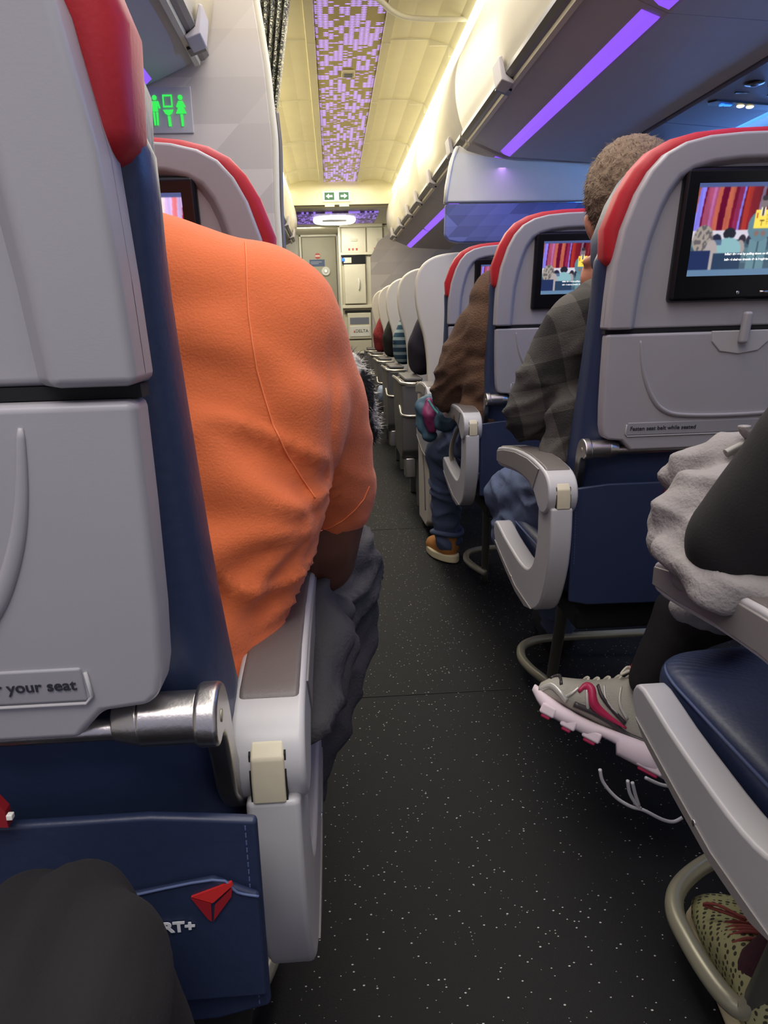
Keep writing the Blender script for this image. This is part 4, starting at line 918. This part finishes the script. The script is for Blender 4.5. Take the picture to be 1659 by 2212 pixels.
def fskin(bm): head(bm, (-.31, 1.50, 1.05)); chain(bm, [(Vector((-.31, 1.48, .92)), .04), (Vector((-.18, 1.50, .88)), .03), (PY(768, 880, 1.60), .02), (PY(782, 920, 1.62), .022), (Vector((-.08, 1.80, .70)), .028), (Vector((-.10, 1.86, .70)), .025)]); ellipsoid(bm, (-.10, 1.86, .70), (.035, .05, .022))
organic('body', 'skin', rel(fskin, pf), pf, voxel=.009)
organic('trousers', 'charcoal', rel(lambda bm: (chain(bm, [(Vector((-.22, 1.45, .50)), .085), (Vector((-.20, 1.90, .53)), .07), (Vector((-.20, 1.92, .08)), .05)]), chain(bm, [(Vector((-.40, 1.45, .50)), .085), (Vector((-.40, 1.90, .53)), .07), (Vector((-.40, 1.92, .08)), .05)])), pf), pf, voxel=.012)

# ---- man in plaid (right)
pm = thing('person', (.60, 1.45, 0), 'man in a dark plaid top and jeans resting his chin on his hand', 'person')
HC = Vector(PY(1372, 462, 1.47))
def plaid(bm):
    chain(bm, [pc(1262, 712, 1.46, .078), pc(1205, 800, 1.50, .074), pc(1150, 892, 1.54, .062)])
    chain(bm, [pc(1150, 892, 1.54, .060), pc(1215, 800, 1.60, .050), pc(1275, 680, 1.58, .038)])
    chain(bm, [pc(1300, 690, 1.50, .080), pc(1420, 700, 1.50, .09), pc(1620, 690, 1.5, .08)])
    for a, b, r in ((1330, 760, .115), (1310, 870, .115), (1290, 950, .105)):
        q = PY(a, b, 1.50); capsule(bm, q, q+Vector((.17, 0, 0)), r, r)
    chain(bm, [(Vector((.83, 1.5, .98)), .075), (Vector((.86, 1.6, .76)), .06), (Vector((.72, 1.8, .70)), .045)])
    chain(bm, [pc(1235, 900, 1.42, .05), pc(1215, 975, 1.42, .042)])
def pfold(co):
    p = co+Vector((.60, 1.45, 0)); return creases(p, .0085, 26, 7, -.6)*max(.15, min(1, (.98-p.z)/.15))
pt = organic('plaid_top', 'plaid', rel(plaid, pm), pm, voxel=.008, smooth=6, amp=.004, scale=12, disp=pfold)
def mskin(bm):
    R3 = head(bm, HC, (.12, -.16, -.25)); ear(bm, HC, R3, -1); ear(bm, HC, R3, 1)
    chain(bm, [(HC+Vector((0, -.02, -.14)), .05), (PY(1400, 720, 1.5), .04), (PY(1262, 712, 1.46), .035), (PY(1205, 800, 1.50), .034), (PY(1150, 892, 1.54), .03), (PY(1215, 800, 1.60), .025), (PY(1278, 648, 1.575), .024)]); chain(bm, [(PY(1400, 720, 1.5), .04), (Vector((.83, 1.5, .98)), .04), (Vector((.86, 1.6, .76)), .035), (Vector((.70, 1.86, .69)), .025)])
    # fist against the cheek
    w_ = PY(1278, 648, 1.575); f_ = PY(1292, 600, 1.565)
    capsule(bm, w_, f_, .026, .030); ellipsoid(bm, f_, (.036, .030, .036))
    for i in range(4):
        b_ = f_+Vector((-.026+.004*i, -.012+.016*i, .030-.014*i)); capsule(bm, b_, b_+Vector((.03, -.014, .012)), .0105, .010); capsule(bm, b_+Vector((.03, -.014, .012)), b_+Vector((.045, .0, -.006)), .010, .009)
    capsule(bm, f_+Vector((.01, -.01, .0)), f_+Vector((.045, -.005, .045)), .012, .010)
    ellipsoid(bm, (.70, 1.86, .69), (.04, .05, .022))
organic('body', 'skin', rel(mskin, pm), pm, voxel=.005, smooth=3)
def mhair(bm):
    R3 = Matrix.Rotation(-.25, 3, 'Z') @ Matrix.Rotation(.12, 3, 'X') @ Matrix.Rotation(-.16, 3, 'Y')
    ellipsoid(bm, HC+R3 @ Vector((0, -.010, .035)), (.087, .102, .098), 28, R3); ellipsoid(bm, HC+R3 @ Vector((0, -.045, -.035)), (.074, .062, .078), 24, R3)
hr = organic('hair', 'hair_grey', rel(mhair, pm), pm, voxel=.005, smooth=2, amp=.0035, scale=90)
bm = bmesh.new(); ps = list(hr.data.polygons)
for _ in range(5000):
    p = rr.choice(ps); n_ = Vector(p.normal); c = Vector(p.center)-n_*.001; d = (n_*.6+Vector((rr.uniform(-.3, .3), rr.uniform(-.6, .3), -.6+rr.uniform(-.4, .4)))).normalized()*rr.uniform(.006, .014); sd = d.orthogonal().normalized()*.0006
    bm.faces.new((bm.verts.new(c-sd), bm.verts.new(c+sd), bm.verts.new(c+d)))
fo = bmobj('hair_strands', bm, 'hair_grey', hr, smooth=False); fo['kind'] = 'stuff'
def mjeans(bm):
    k1 = PY(1098, 1070, 1.90)
    chain(bm, [(Vector((.58, 1.45, .52)), .09), (Vector((.52, 1.65, .55)), .082), (k1, .068)])
    chain(bm, [(k1, .068), (Vector((.60, 2.0, .36)), .058), (Vector((.78, 2.05, .30)), .05)])
    chain(bm, [pc(1108, 1150, 1.84, .060), (Vector((.50, 1.62, .515)), .078), (Vector((.60, 1.45, .50)), .09)])
    chain(bm, [pc(1105, 1150, 1.86, .055), (Vector((.56, 1.95, .25)), .055), (Vector((.60, 1.98, .09)), .05)])
    chain(bm, [(Vector((.60, 1.45, .51)), .1), (Vector((.78, 1.47, .52)), .1)])
organic('jeans', 'jeans', rel(mjeans, pm), pm, voxel=.008, smooth=4, amp=.005, scale=16, disp=lambda c: creases(c, .009, 22, 9, .6))
organic('shoe', 'black_cloth', rel(lambda bm: capsule(bm, (.60, 1.98, .05), (.60, 2.14, .045), .045, .04), pm), pm, voxel=.01)
organic('shoe', 'black_cloth', rel(lambda bm: capsule(bm, (.80, 2.05, .3), (.88, 2.08, .30), .045, .04), pm), pm, voxel=.01)

# ---- passenger in brown sweater
pb = thing('person', (.60, 2.3, 0), 'passenger in a brown sweater and jeans with one foot in the aisle', 'person')
def brown(bm):
    chain(bm, [pc(1052, 715, 2.32, .095), pc(1005, 790, 2.36, .090), pc(975, 845, 2.40, .070)])
    chain(bm, [pc(975, 845, 2.40, .070), pc(1010, 880, 2.5, .055), (Vector((.62, 2.6, .70)), .045)])
    for z in (.62, .75, .88, .97):
        capsule(bm, (.50, 2.30, z), (.74, 2.30, z), .13 if z < .9 else .1, .13 if z < .9 else .1)
    chain(bm, [pc(1030, 900, 2.28, .07), (Vector((.55, 2.28, .60)), .11)])
organic('sweater', 'brown', rel(brown, pb), pb, voxel=.008, smooth=5, amp=.004, scale=12, disp=lambda c: creases(c, .010, 20, 7, -.5)*max(.25, min(1, (.95-c.z)/.12)))
organic('body', 'skin', rel(lambda bm: (head(bm, (.66, 2.30, 1.10), s=.9), chain(bm, [(Vector((.66, 2.28, .98)), .045), (Vector((.55, 2.32, .92)), .04), (PY(1005, 790, 2.36), .04), (PY(975, 845, 2.40), .035), (Vector((.62, 2.6, .70)), .03), (Vector((.66, 2.66, .69)), .025)]), ellipsoid(bm, (.66, 2.66, .69), (.04, .05, .022))), pb), pb, voxel=.009)
organic('hair', 'hair_black', rel(lambda bm: ellipsoid(bm, (.66, 2.28, 1.12), (.078, .094, .085)), pb), pb, voxel=.01, smooth=1, amp=.003, scale=60)
SHO = PZ(965, 1185, .05)
def bjeans(bm):
    k1 = PY(965, 972, 2.80)
    chain(bm, [(Vector((.56, 2.3, .50)), .10), (Vector((.50, 2.5, .54)), .09), (k1, .078)])
    chain(bm, [(k1, .078), pc(962, 1060, 2.84, .062), pc(966, 1140, SHO.y+.02, .056), pc(968, 1165, SHO.y+.01, .057)])
    chain(bm, [(Vector((.56, 2.3, .50)), .10), (Vector((.74, 2.3, .50)), .10), (Vector((.76, 2.75, .54)), .075), (Vector((.76, 2.8, .08)), .055)])
organic('jeans', 'jeans', rel(bjeans, pb), pb, voxel=.008, smooth=3, amp=.004, scale=16, disp=lambda c: creases(c, .009, 20, 9, .4))
TUBE('jeans_cuff', 'jeans', [Vector((SHO.x+.058*math.cos(q)+.003, SHO.y+.01+.058*math.sin(q), .118+.006*math.sin(q*2)))-loc(pb) for q in [2*PI*i/10 for i in range(10)]], .010, pb, closed=True, k=3)
def bshoe(bm):
    d = Vector((-.35, .94, 0)).normalized(); a = SHO+Vector((.01, 0, .0))
    capsule(bm, a+Vector((0, 0, .005)), a+d*.13+Vector((0, 0, -.012)), .040, .034); capsule(bm, a+Vector((0, 0, .005)), a+Vector((0, 0, .05)), .040, .042)
sh = organic('shoe', 'tan', rel(bshoe, pb), pb, voxel=.007, smooth=3)
bm = bmesh.new(); a = SHO+Vector((.01, 0, 0)); d = Vector((-.35, .94, 0)).normalized(); n_ = Vector((d.y, -d.x, 0)); ol = []
for i in range(24):
    q = 2*PI*i/24; ln = math.cos(q); wd = math.sin(q); ol.append(a+d*(.062+.115*ln)+n_*wd*(.046 if ln < 0 else .045*(1-.15*ln)))
prism(bm, [(q.x-pb.location.x, q.y-pb.location.y) for q in ol], .003, .034, lambda p, z: (p[0], p[1], z)); bmobj('sole', bm, 'sole', sh, bevel=.006)
# beige strap hanging by the brown sweatered passenger
stp = [(990, 925), (978, 955), (975, 985), (985, 1010), (1002, 1022)]
o = TUBE('seat_belt_strap', 'latch', [PY(a, b, 2.52) for a, b in stp], .016, flat=.2, k=6); tag(o, 'beige strap looping over the jeans behind the far armrest', 'strap')
# teal and magenta jacket draped over the knee
jk = thing('windbreaker_jacket', PY(930, 895, 2.75), 'teal windbreaker with a magenta panel draped over the brown passenger\'s knee', 'jacket')
L0 = loc(jk)
organic('jacket_body', 'teal', rel(lambda bm: (chain(bm, [pc(955, 862, 2.78, .035), pc(925, 880, 2.74, .045), pc(915, 915, 2.73, .03), pc(928, 940, 2.72, .022)]), chain(bm, [pc(955, 870, 2.72, .04), pc(985, 895, 2.62, .05), pc(965, 905, 2.68, .05)])), jk), jk, voxel=.007, smooth=3, amp=.010, scale=22)
organic('magenta_panel', 'magenta', rel(lambda bm: chain(bm, [pc(925, 868, 2.705, .015), pc(929, 895, 2.685, .026), pc(932, 925, 2.69, .018)]), jk), jk, voxel=.006, smooth=2, amp=.006, scale=25)
TUBE('piping', 'mint', [PY(a, b, 2.66)-L0 for a, b in ((925, 864), (935, 880), (948, 895), (962, 906))], .004, jk)

# ---- front cabin passengers
def fcp(i, m, label, cat='person', r=.1, dx=0, amp=.004):
    y = 3.66+i*.99+.25
    t = thing('person', (.60, y, 0), label, cat)
    def b(bm):
        chain(bm, [(Vector((.62, y, .50)), .13), (Vector((.62, y-.02, .72)), .14), (Vector((.62, y-.03, .90)), .12)])
        chain(bm, [(Vector((.51+dx, y-.03, .92)), .085), (Vector((.452+dx, y+.0, .80)), .085), (Vector((.44+dx, y+.05, .71)), .065), (Vector((.48+dx, y+.25, .68)), .045)])
        chain(bm, [(Vector((.76, y-.03, .94)), .075), (Vector((.80, y, .75)), .06)])
    organic('top', m, rel(b, t), t, voxel=.014, smooth=4, amp=amp, scale=12)
    organic('body', 'skin', rel(lambda bm: (head(bm, (.63, y, 1.06), s=.95), chain(bm, [(Vector((.63, y-.02, .93)), .04), (Vector((.50+dx, y-.03, .92)), .035), (Vector((.438+dx, y, .80)), .03), (Vector((.425+dx, y+.05, .70)), .03), (Vector((.48+dx, y+.25, .68)), .025), (Vector((.52+dx, y+.3, .68)), .02)]), ellipsoid(bm, (.52+dx, y+.3, .68), (.035, .05, .02))), t), t, voxel=.012)
    organic('trousers', 'shirt_black', rel(lambda bm: (chain(bm, [(Vector((.55, y, .50)), .085), (Vector((.55, y+.42, .52)), .07), (Vector((.55, y+.44, .1)), .05)]), chain(bm, [(Vector((.72, y, .50)), .085), (Vector((.72, y+.42, .52)), .07), (Vector((.72, y+.44, .1)), .05)])), t), t, voxel=.014)
fcp(0, 'shirt_navy', 'passenger in a dark navy coat beside the nearest cream seat')
fcp(1, 'teal_stripe', 'passenger in a teal striped top beside the second cream seat')
fcp(2, 'shirt_black', 'passenger in a black top beside the third cream seat')
fcp(3, 'shirt_red', 'passenger in a red patterned top beside the fourth cream seat', dx=-.02)
q = PY(830, 850, 5.3)
bb = organic('cloth_bundle', 'ltblue', lambda bm: (capsule(bm, q, q+Vector((.05, .0, -.06)), .055, .04),), None, voxel=.01, smooth=2, amp=.012, scale=25); tag(bb, 'light blue cloth bundle by the front cabin consoles', 'bundle')

# ---- passenger bottom right: black sleeve, black trousers, running shoe
pw = thing('person', (.60, .62, 0), 'passenger in black with crossed leg and elbow on the near right armrest', 'person')
def wtop(bm):
    chain(bm, [pc(2050, 800, .62, .085), pc(1800, 985, .66, .072), pc(1608, 1165, .70, .054)])
    e = PY(1600, 1168, .70); chain(bm, [(e, .052), (e+Vector((.12, .10, .01)), .045), (e+Vector((.22, .17, .0)), .036)])
    for z in (.58, .72, .86, .96): capsule(bm, (.60, .60, z), (.80, .60, z), .12, .12)
organic('black_top', 'black_cloth', rel(wtop, pw), pw, voxel=.008, smooth=7, amp=.003, scale=9)
organic('body', 'skin', rel(lambda bm: (head(bm, (.70, .62, 1.20)), chain(bm, [(Vector((.70, .60, 1.06)), .05), (Vector((.68, .62, .95)), .05), (PY(1600, 1168, .70), .035), (PY(1600, 1168, .70)+Vector((.25, .19, 0)), .025)]), ellipsoid(bm, PY(1600, 1168, .70)+Vector((.25, .19, 0)), (.045, .04, .02))), pw), pw, voxel=.009)
organic('hair', 'hair_black', rel(lambda bm: ellipsoid(bm, (.70, .60, 1.23), (.088, .10, .10)), pw), pw, voxel=.01, smooth=1)
ANK = PY(1392, 1492, 1.18)
def wtr(bm):
    kn = Vector((.66, 1.05, .56))
    chain(bm, [(Vector((.62, .60, .53)), .095), (Vector((.64, .85, .55)), .085), (kn, .072)])
    kk = PY(1490, 1330, 1.18)
    chain(bm, [(kn, .072), (kk, .060), (ANK+Vector((.030, .0, .075)), .041), (ANK+Vector((.006, 0, .02)), .034)])
    chain(bm, [(Vector((.78, .60, .53)), .095), (Vector((.80, 1.02, .52)), .075), (Vector((.80, 1.05, .10)), .05)])
    chain(bm, [(Vector((.62, .60, .53)), .10), (Vector((.78, .60, .53)), .10)])
organic('trousers', 'black_cloth', rel(wtr, pw), pw, voxel=.008, smooth=4, amp=.003, scale=10)
# running shoe: local frame, heel at 0, toe at +x, z up
def running_shoe(parent, heel, toe, upv, side):
    hx = (toe-heel); L_ = hx.length; ex_ = hx.normalized(); ey = upv.cross(ex_).normalized(); ez = ex_.cross(ey)
    R = Matrix((ex_, ey, ez)).transposed(); T = Matrix.Translation(heel-loc(parent)) @ R.to_4x4()
    k_ = L_/.28; ZS = 1.5
    def tr(bm):
        for v in bm.verts: v.co = T @ Vector((v.co.x*k_, v.co.y*k_, v.co.z*k_*ZS))
    W = [(0, .030), (.03, .036), (.08, .034), (.14, .036), (.20, .046), (.24, .043), (.27, .026), (.28, .010)]
    Ht = [(0, .075), (.03, .085), (.07, .088), (.10, .080), (.14, .070), (.18, .052), (.22, .040), (.26, .030), (.28, .012)]
    def ring(x, z0, top, wd, n=28):
        out = []
        for i in range(n):
            q = 2*PI*i/n; c_, s_ = math.cos(q), math.sin(q)
            out.append(Vector((x, wd*math.copysign(abs(c_)**.8, c_)*(1-.18*max(0, s_)), z0+(top-z0)*(.5+.5*math.copysign(abs(s_)**.75, s_)))))
        return out
    bm = bmesh.new(); loft(bm, [ring(x, .024, .024+interp(Ht, x), interp(W, x)) for x in [.004]+[.28*i/26 for i in range(1, 26)]+[.277]]); tr(bm); up = bmobj('running_shoe', bm, 'mesh', parent)
    # midsole: white, thick heel, flared
    bm = bmesh.new(); rg = []
    for i in range(34):
        x = -.006+.292*i/33; wd = interp(W, max(0, min(.28, x)))+.008; tp = .030+.006*math.cos(x*18)+(.01 if x < .03 else 0); bt = (0.000 if x < .10 else (.012 if x < .14 else .004)) + (.022*((x-.22)/.07)**2 if x > .22 else 0)
        n = 16; out = []
        for j in range(n):
            q = 2*PI*j/n; c_, s_ = math.cos(q), math.sin(q); out.append(Vector((x, wd*math.copysign(abs(c_)**.5, c_), lerp(bt, tp, .5+.5*math.copysign(abs(s_)**.5, s_)))))
        rg.append(out)
    loft(bm, rg); tr(bm); so = bmobj('midsole', bm, 'whitesole', up)
    for (x0, x1) in ((.005, .05), (.13, .16), (.18, .205), (.225, .25)):
        dz = .02*((x0-.2)/.07)**2 if x0 > .2 else 0
        bm = bmesh.new(); box(bm, x0+.004, x1-.002, -interp(W, x0)-.005, interp(W, x0)+.005, -.0025+dz, .010+dz); tr(bm); bmobj('outsole_pod', bm, 'pink', so, bevel=.003)
        bm = bmesh.new(); box(bm, x0-.002, x1+.004, -interp(W, x0)-.009, interp(W, x0)+.009, .002+dz, .016+dz); tr(bm); bmobj('midsole_rib', bm, 'whitesole', so, bevel=.004)
    def side_pt(x, z, off=.0015):
        wd = interp(W, x); tp = interp(Ht, x); s_ = (z-.024)/tp*2-1; s_ = max(-.98, min(.98, s_)); s2 = math.copysign(abs(s_)**(1/.75), s_)
        c_ = math.sqrt(max(0, 1-s2*s2)); return Vector((x, side*(wd*c_**.8*(1-.18*max(0, s2))+off), z))
    def stroke(nm, m, pts, r, fl=.4):
        bm = bmesh.new(); tube(bm, [side_pt(*p) for p in pts], r, k=4, n=8, flat=1); tr(bm); bmobj(nm, bm, m, up)
    stroke('side_stripe', 'pink', [(.202, .052), (.195, .062), (.182, .060), (.172, .050), (.158, .043), (.130, .039), (.095, .037)], lambda q: .0015+.0062*max(0, math.sin(PI*min(1, q*.95+.08))))
    stroke('overlay', 'shoe_silver', [(.19, .058), (.18, .045), (.17, .034)], .003); stroke('overlay', 'shoe_silver', [(.205, .056), (.212, .046), (.222, .036)], .0028)
    stroke('overlay', 'shoe_silver', [(.135, .082), (.125, .062), (.10, .048)], .0025); stroke('toe_guard', 'shoe_silver', [(.272, .030), (.255, .042), (.235, .040), (.215, .034)], .0045)
    stroke('overlay', 'shoe_dark', [(.20, .034), (.16, .036), (.12, .034), (.09, .030), (.05, .032)], .0042); stroke('overlay', 'shoe_dark', [(.262, .050), (.25, .058), (.238, .050)], .003); stroke('heel_shank', 'shoe_silver', [(.085, .028), (.06, .024), (.03, .022), (.01, .024)], .008)
    stroke('overlay', 'shoe_silver', [(.165, .074), (.15, .058), (.12, .048)], .0022); stroke('overlay', 'shoe_dark', [(.175, .070), (.16, .060), (.13, .050), (.10, .042)], .0028)
    stroke('heel_counter', 'shoe_silver', [(.01, .07), (.03, .06), (.05, .045), (.03, .038)], .006)
    for i in range(5):
        x = .130+.018*i; z = .024+interp(Ht, x)
        bm = bmesh.new(); tube(bm, [(x+.006, -.018, z-.008), (x, -.006, z+.002), (x-.006, .006, z+.002), (x, .018, z-.008)], .0024, k=4, n=8); tr(bm); bmobj('lace', bm, 'lace_w', up)
    bm = bmesh.new(); tube(bm, [(.128, 0, .108), (.14, .014, .108), (.145, .028, .096), (.134, .014, .104), (.128, 0, .106), (.134, -.012, .106), (.145, -.030, .098), (.136, -.014, .110), (.128, 0, .106)], .0022, k=4, n=8); tr(bm); bmobj('lace_bow', bm, 'lace_w', up)
    bm = bmesh.new(); ellipsoid(bm, (.122, 0, .112), (.013, .020, .014)); tr(bm); bmobj('tongue', bm, 'pink', up)
    bm = bmesh.new(); tube(bm, [(.112, -.018, .108), (.07, -.028, .092), (.025, -.024, .094), (.006, 0, .104), (.025, .024, .094), (.07, .028, .092), (.112, .018, .108), (.120, 0, .112)], .0055, k=4, n=10, closed=True); tr(bm); bmobj('collar', bm, 'mesh', up)
    bm = bmesh.new(); capsule(bm, (.080, 0, .075), (.062, 0, .128), .031, .030); tr(bm); bmobj('sock', bm, 'sock', parent)
    return up
heel = PY(1428, 1680, 1.14); toe = PY(1140, 1528, 1.26)
running_shoe(pw, heel, toe, Vector((.10, .42, .9)).normalized(), +1)

# ---- grey padded jacket on the armrest / lap
jg = thing('padded_jacket', PY(1500, 1100, .80), 'light grey padded jacket bundled over the near right armrest', 'jacket')
def jac(bm):
    for a in ([pc(1500, 1010, .86, .028), pc(1560, 1000, .84, .036), pc(1660, 1010, .82, .05)], [pc(1455, 1030, .88, .016), pc(1500, 1050, .86, .028), pc(1600, 1060, .82, .05)],
              [pc(1440, 1120, .82, .022), pc(1480, 1110, .80, .036), pc(1560, 1100, .78, .05)], [pc(1455, 1165, .80, .026), pc(1500, 1180, .77, .034), pc(1560, 1180, .74, .04)],
              [pc(1500, 1225, .765, .028), pc(1560, 1262, .73, .028), pc(1650, 1262, .72, .030), pc(1720, 1240, .72, .04)], [pc(1500, 1180, .78, .03), pc(1510, 1080, .80, .035)], [pc(1600, 1270, .74, .025), pc(1680, 1330, .76, .03)], [pc(1478, 1222, .72, .018), pc(1530, 1268, .68, .018), pc(1590, 1288, .66, .020), pc(1700, 1288, .645, .026)], [pc(1440, 1185, .775, .018), pc(1478, 1222, .74, .02)]): chain(bm, a)
def jf(co): return creases(co, .006, 22, 8, .7)+.003*noise.noise(co*30)
organic('quilted_body', 'jacket', rel(jac, jg), jg, voxel=.005, smooth=4, amp=.004, scale=14, disp=jf)
organic('hanging_sleeve', 'jacket', rel(lambda bm: chain(bm, [pc(1480, 1312, .92, .022), pc(1520, 1318, .93, .028), pc(1570, 1325, .95, .028)]), jg), jg, voxel=.006, smooth=3, amp=.006, scale=20)
TUBE('drawstring', 'binrail', [PY(a, b, .80)-loc(jg) for a, b in ((1568, 980), (1590, 968), (1612, 958), (1630, 950))], .005, jg)
TUBE('zip_pull', 'jacket', [PY(a, b, .80)-loc(jg) for a, b in ((1640, 960), (1622, 945), (1610, 930), (1608, 920))], .009, jg, flat=.5)
# red belt/tab behind jacket and on left pocket
bm = bmesh.new(); q = [PY(a, b, 1.262) for a, b in ((1432, 1084), (1448, 1050), (1470, 1050), (1470, 1084))]; prism(bm, [(p.x, p.z) for p in q], 1.262, 1.272, lambda p, a: (p[0], a, p[1])); tag(bmobj('safety_card', bm, 'red', smooth=False), 'red card edge sticking out of the right seat pocket beside the grey jacket', 'card')
bm = bmesh.new(); q = [PY(a, b, .404) for a, b in ((-40, 1775), (-40, 1690), (8, 1740), (16, 1775))]; prism(bm, [(p.x, p.z-.004) for p in q], .404, .411, lambda p, a: (p[0], a, p[1])); sc1 = bmobj('safety_card', bm, 'logo_dred', smooth=False); tag(sc1, 'red card edge in the near left seat pocket at the left frame edge', 'card')
q = PY(20, 1766, .402); BX('white_tag', 'white', q.x-.002, q.x+.0015, q.y, q.y+.004, q.z-.0022, q.z+.0012, sc1, bevel=.0005)

# ---- cord dangling by the running shoe
cd = thing('cable', PY(1370, 1740, 1.1), 'thin pale cable looping under the running shoe beside the right seat', 'cable')
for pp in ([(1296, 1662), (1303, 1690), (1330, 1722), (1362, 1742), (1390, 1750), (1430, 1770), (1455, 1775), (1474, 1766)], [(1356, 1686), (1360, 1712), (1372, 1734), (1384, 1746)], [(1366, 1690), (1372, 1715), (1380, 1740)], [(1394, 1680), (1425, 1694), (1455, 1700)]):
    TUBE('strand', 'cord', [PY(a, b, .98) for a, b in pp] and [PY(a, b, .98)-loc(cd) for a, b in pp], .0026, cd, k=5, n=8)
# ---- khaki knit shoe on the floor at the bottom right
pk_ = thing('person', (.66, .70, 0), 'foot in a khaki knit shoe with rust laces and maroon sock inside the floor rail', 'person')
tz = PZ(1562, 1972, .04); hz = PZ(1664, 2235, .04)
dd = (tz-hz); dd.z = 0; Lk = dd.length; dd.normalize(); nn = Vector((dd.y, -dd.x, 0))
def kring(f, z0, z1, wd, n=30):
    out = []; c = tz-dd*f
    for i in range(n):
        q = 2*PI*i/n; c_, s_ = math.cos(q), math.sin(q); v = Vector((c.x, c.y, 0))+nn*wd*math.copysign(abs(c_)**.8, c_); v.z = z0+(z1-z0)*(.5+.5*math.copysign(abs(s_)**.8, s_)); out.append(v-loc(pk_))
    return out
bm = bmesh.new(); loft(bm, [kring(f, .02, h_, w_) for f, h_, w_ in ((-.042, .030, .014), (-.034, .046, .030), (-.018, .058, .042), (.01, .068, .049), (.05, .080, .050), (.09, .098, .046), (.12, .115, .042), (.16, .120, .038), (.20, .12, .036), (.225, .11, .026))])
ks = bmobj('knit_shoe', bm, 'knit', pk_)
bm = bmesh.new(); loft(bm, [kring(f, .002, .030, w_) for f, w_ in ((-.05, .012), (-.043, .032), (-.02, .048), (.01, .055), (.06, .054), (.12, .046), (.18, .042), (.23, .034), (.24, .012))]); bmobj('sole', bm, 'sole', ks)
for i in range(5):
    f = .075+.014*i; h_ = interp([(.05, .080), (.09, .098), (.12, .115)], f)+.002; c = Vector((tz.x, tz.y, 0))-dd*f
    TUBE('lace', 'lace_r', [c+nn*a+Vector((0, 0, h_+b))-dd*s__-loc(pk_) for a, b, s__ in ((-.028, -.012, 0), (-.012, .001, .004), (.01, .002, .008), (.028, -.012, .004))], .0026, ks, k=4, n=8)
c = Vector((tz.x, tz.y, .104))-dd*.085
TUBE('lace_bow', 'lace_r', [c-loc(pk_)+nn*a+dd*b+Vector((0, 0, z)) for a, b, z in ((0, 0, 0), (.03, .02, .005), (.045, .03, -.006), (.03, .005, 0), (0, 0, .003), (-.03, .02, .004), (-.045, .035, -.01), (-.02, .01, 0), (0, 0, 0))], .0024, ks, k=4, n=8)
a0 = Vector((tz.x, tz.y, 0))-dd*.165
organic('lower_leg', 'maroon', rel(lambda bm: chain(bm, [(a0+Vector((0, 0, .09)), .036), (a0+Vector((.03, -.06, .20)), .045), (a0+Vector((.1, -.22, .42)), .055)]), pk_), pk_, voxel=.008, smooth=3, amp=.002, scale=20)

# ---- viewer's own knee, bottom left
vk = thing('person', (-.18, .10, .4), 'dark trouser covered knee in the bottom left corner', 'person')
def knee(bm):
    c_ = PY(124, 2122, .315); chain(bm, [(c_+Vector((-.03, -.36, -.04)), .085), (c_+Vector((-.01, -.12, -.012)), .066), (c_, .052)])
    chain(bm, [(c_, .050), (c_+Vector((.014, .03, -.09)), .040), (c_+Vector((.02, .03, -.38)), .040), (c_+Vector((.02, .03, -.52)), .040)])
organic('trousers', 'black_cloth', rel(knee, vk), vk, voxel=.005, smooth=5, amp=.003, scale=14, disp=lambda c: .0030*math.sin(c.x*190+c.z*70+3*noise.noise(c*12)))
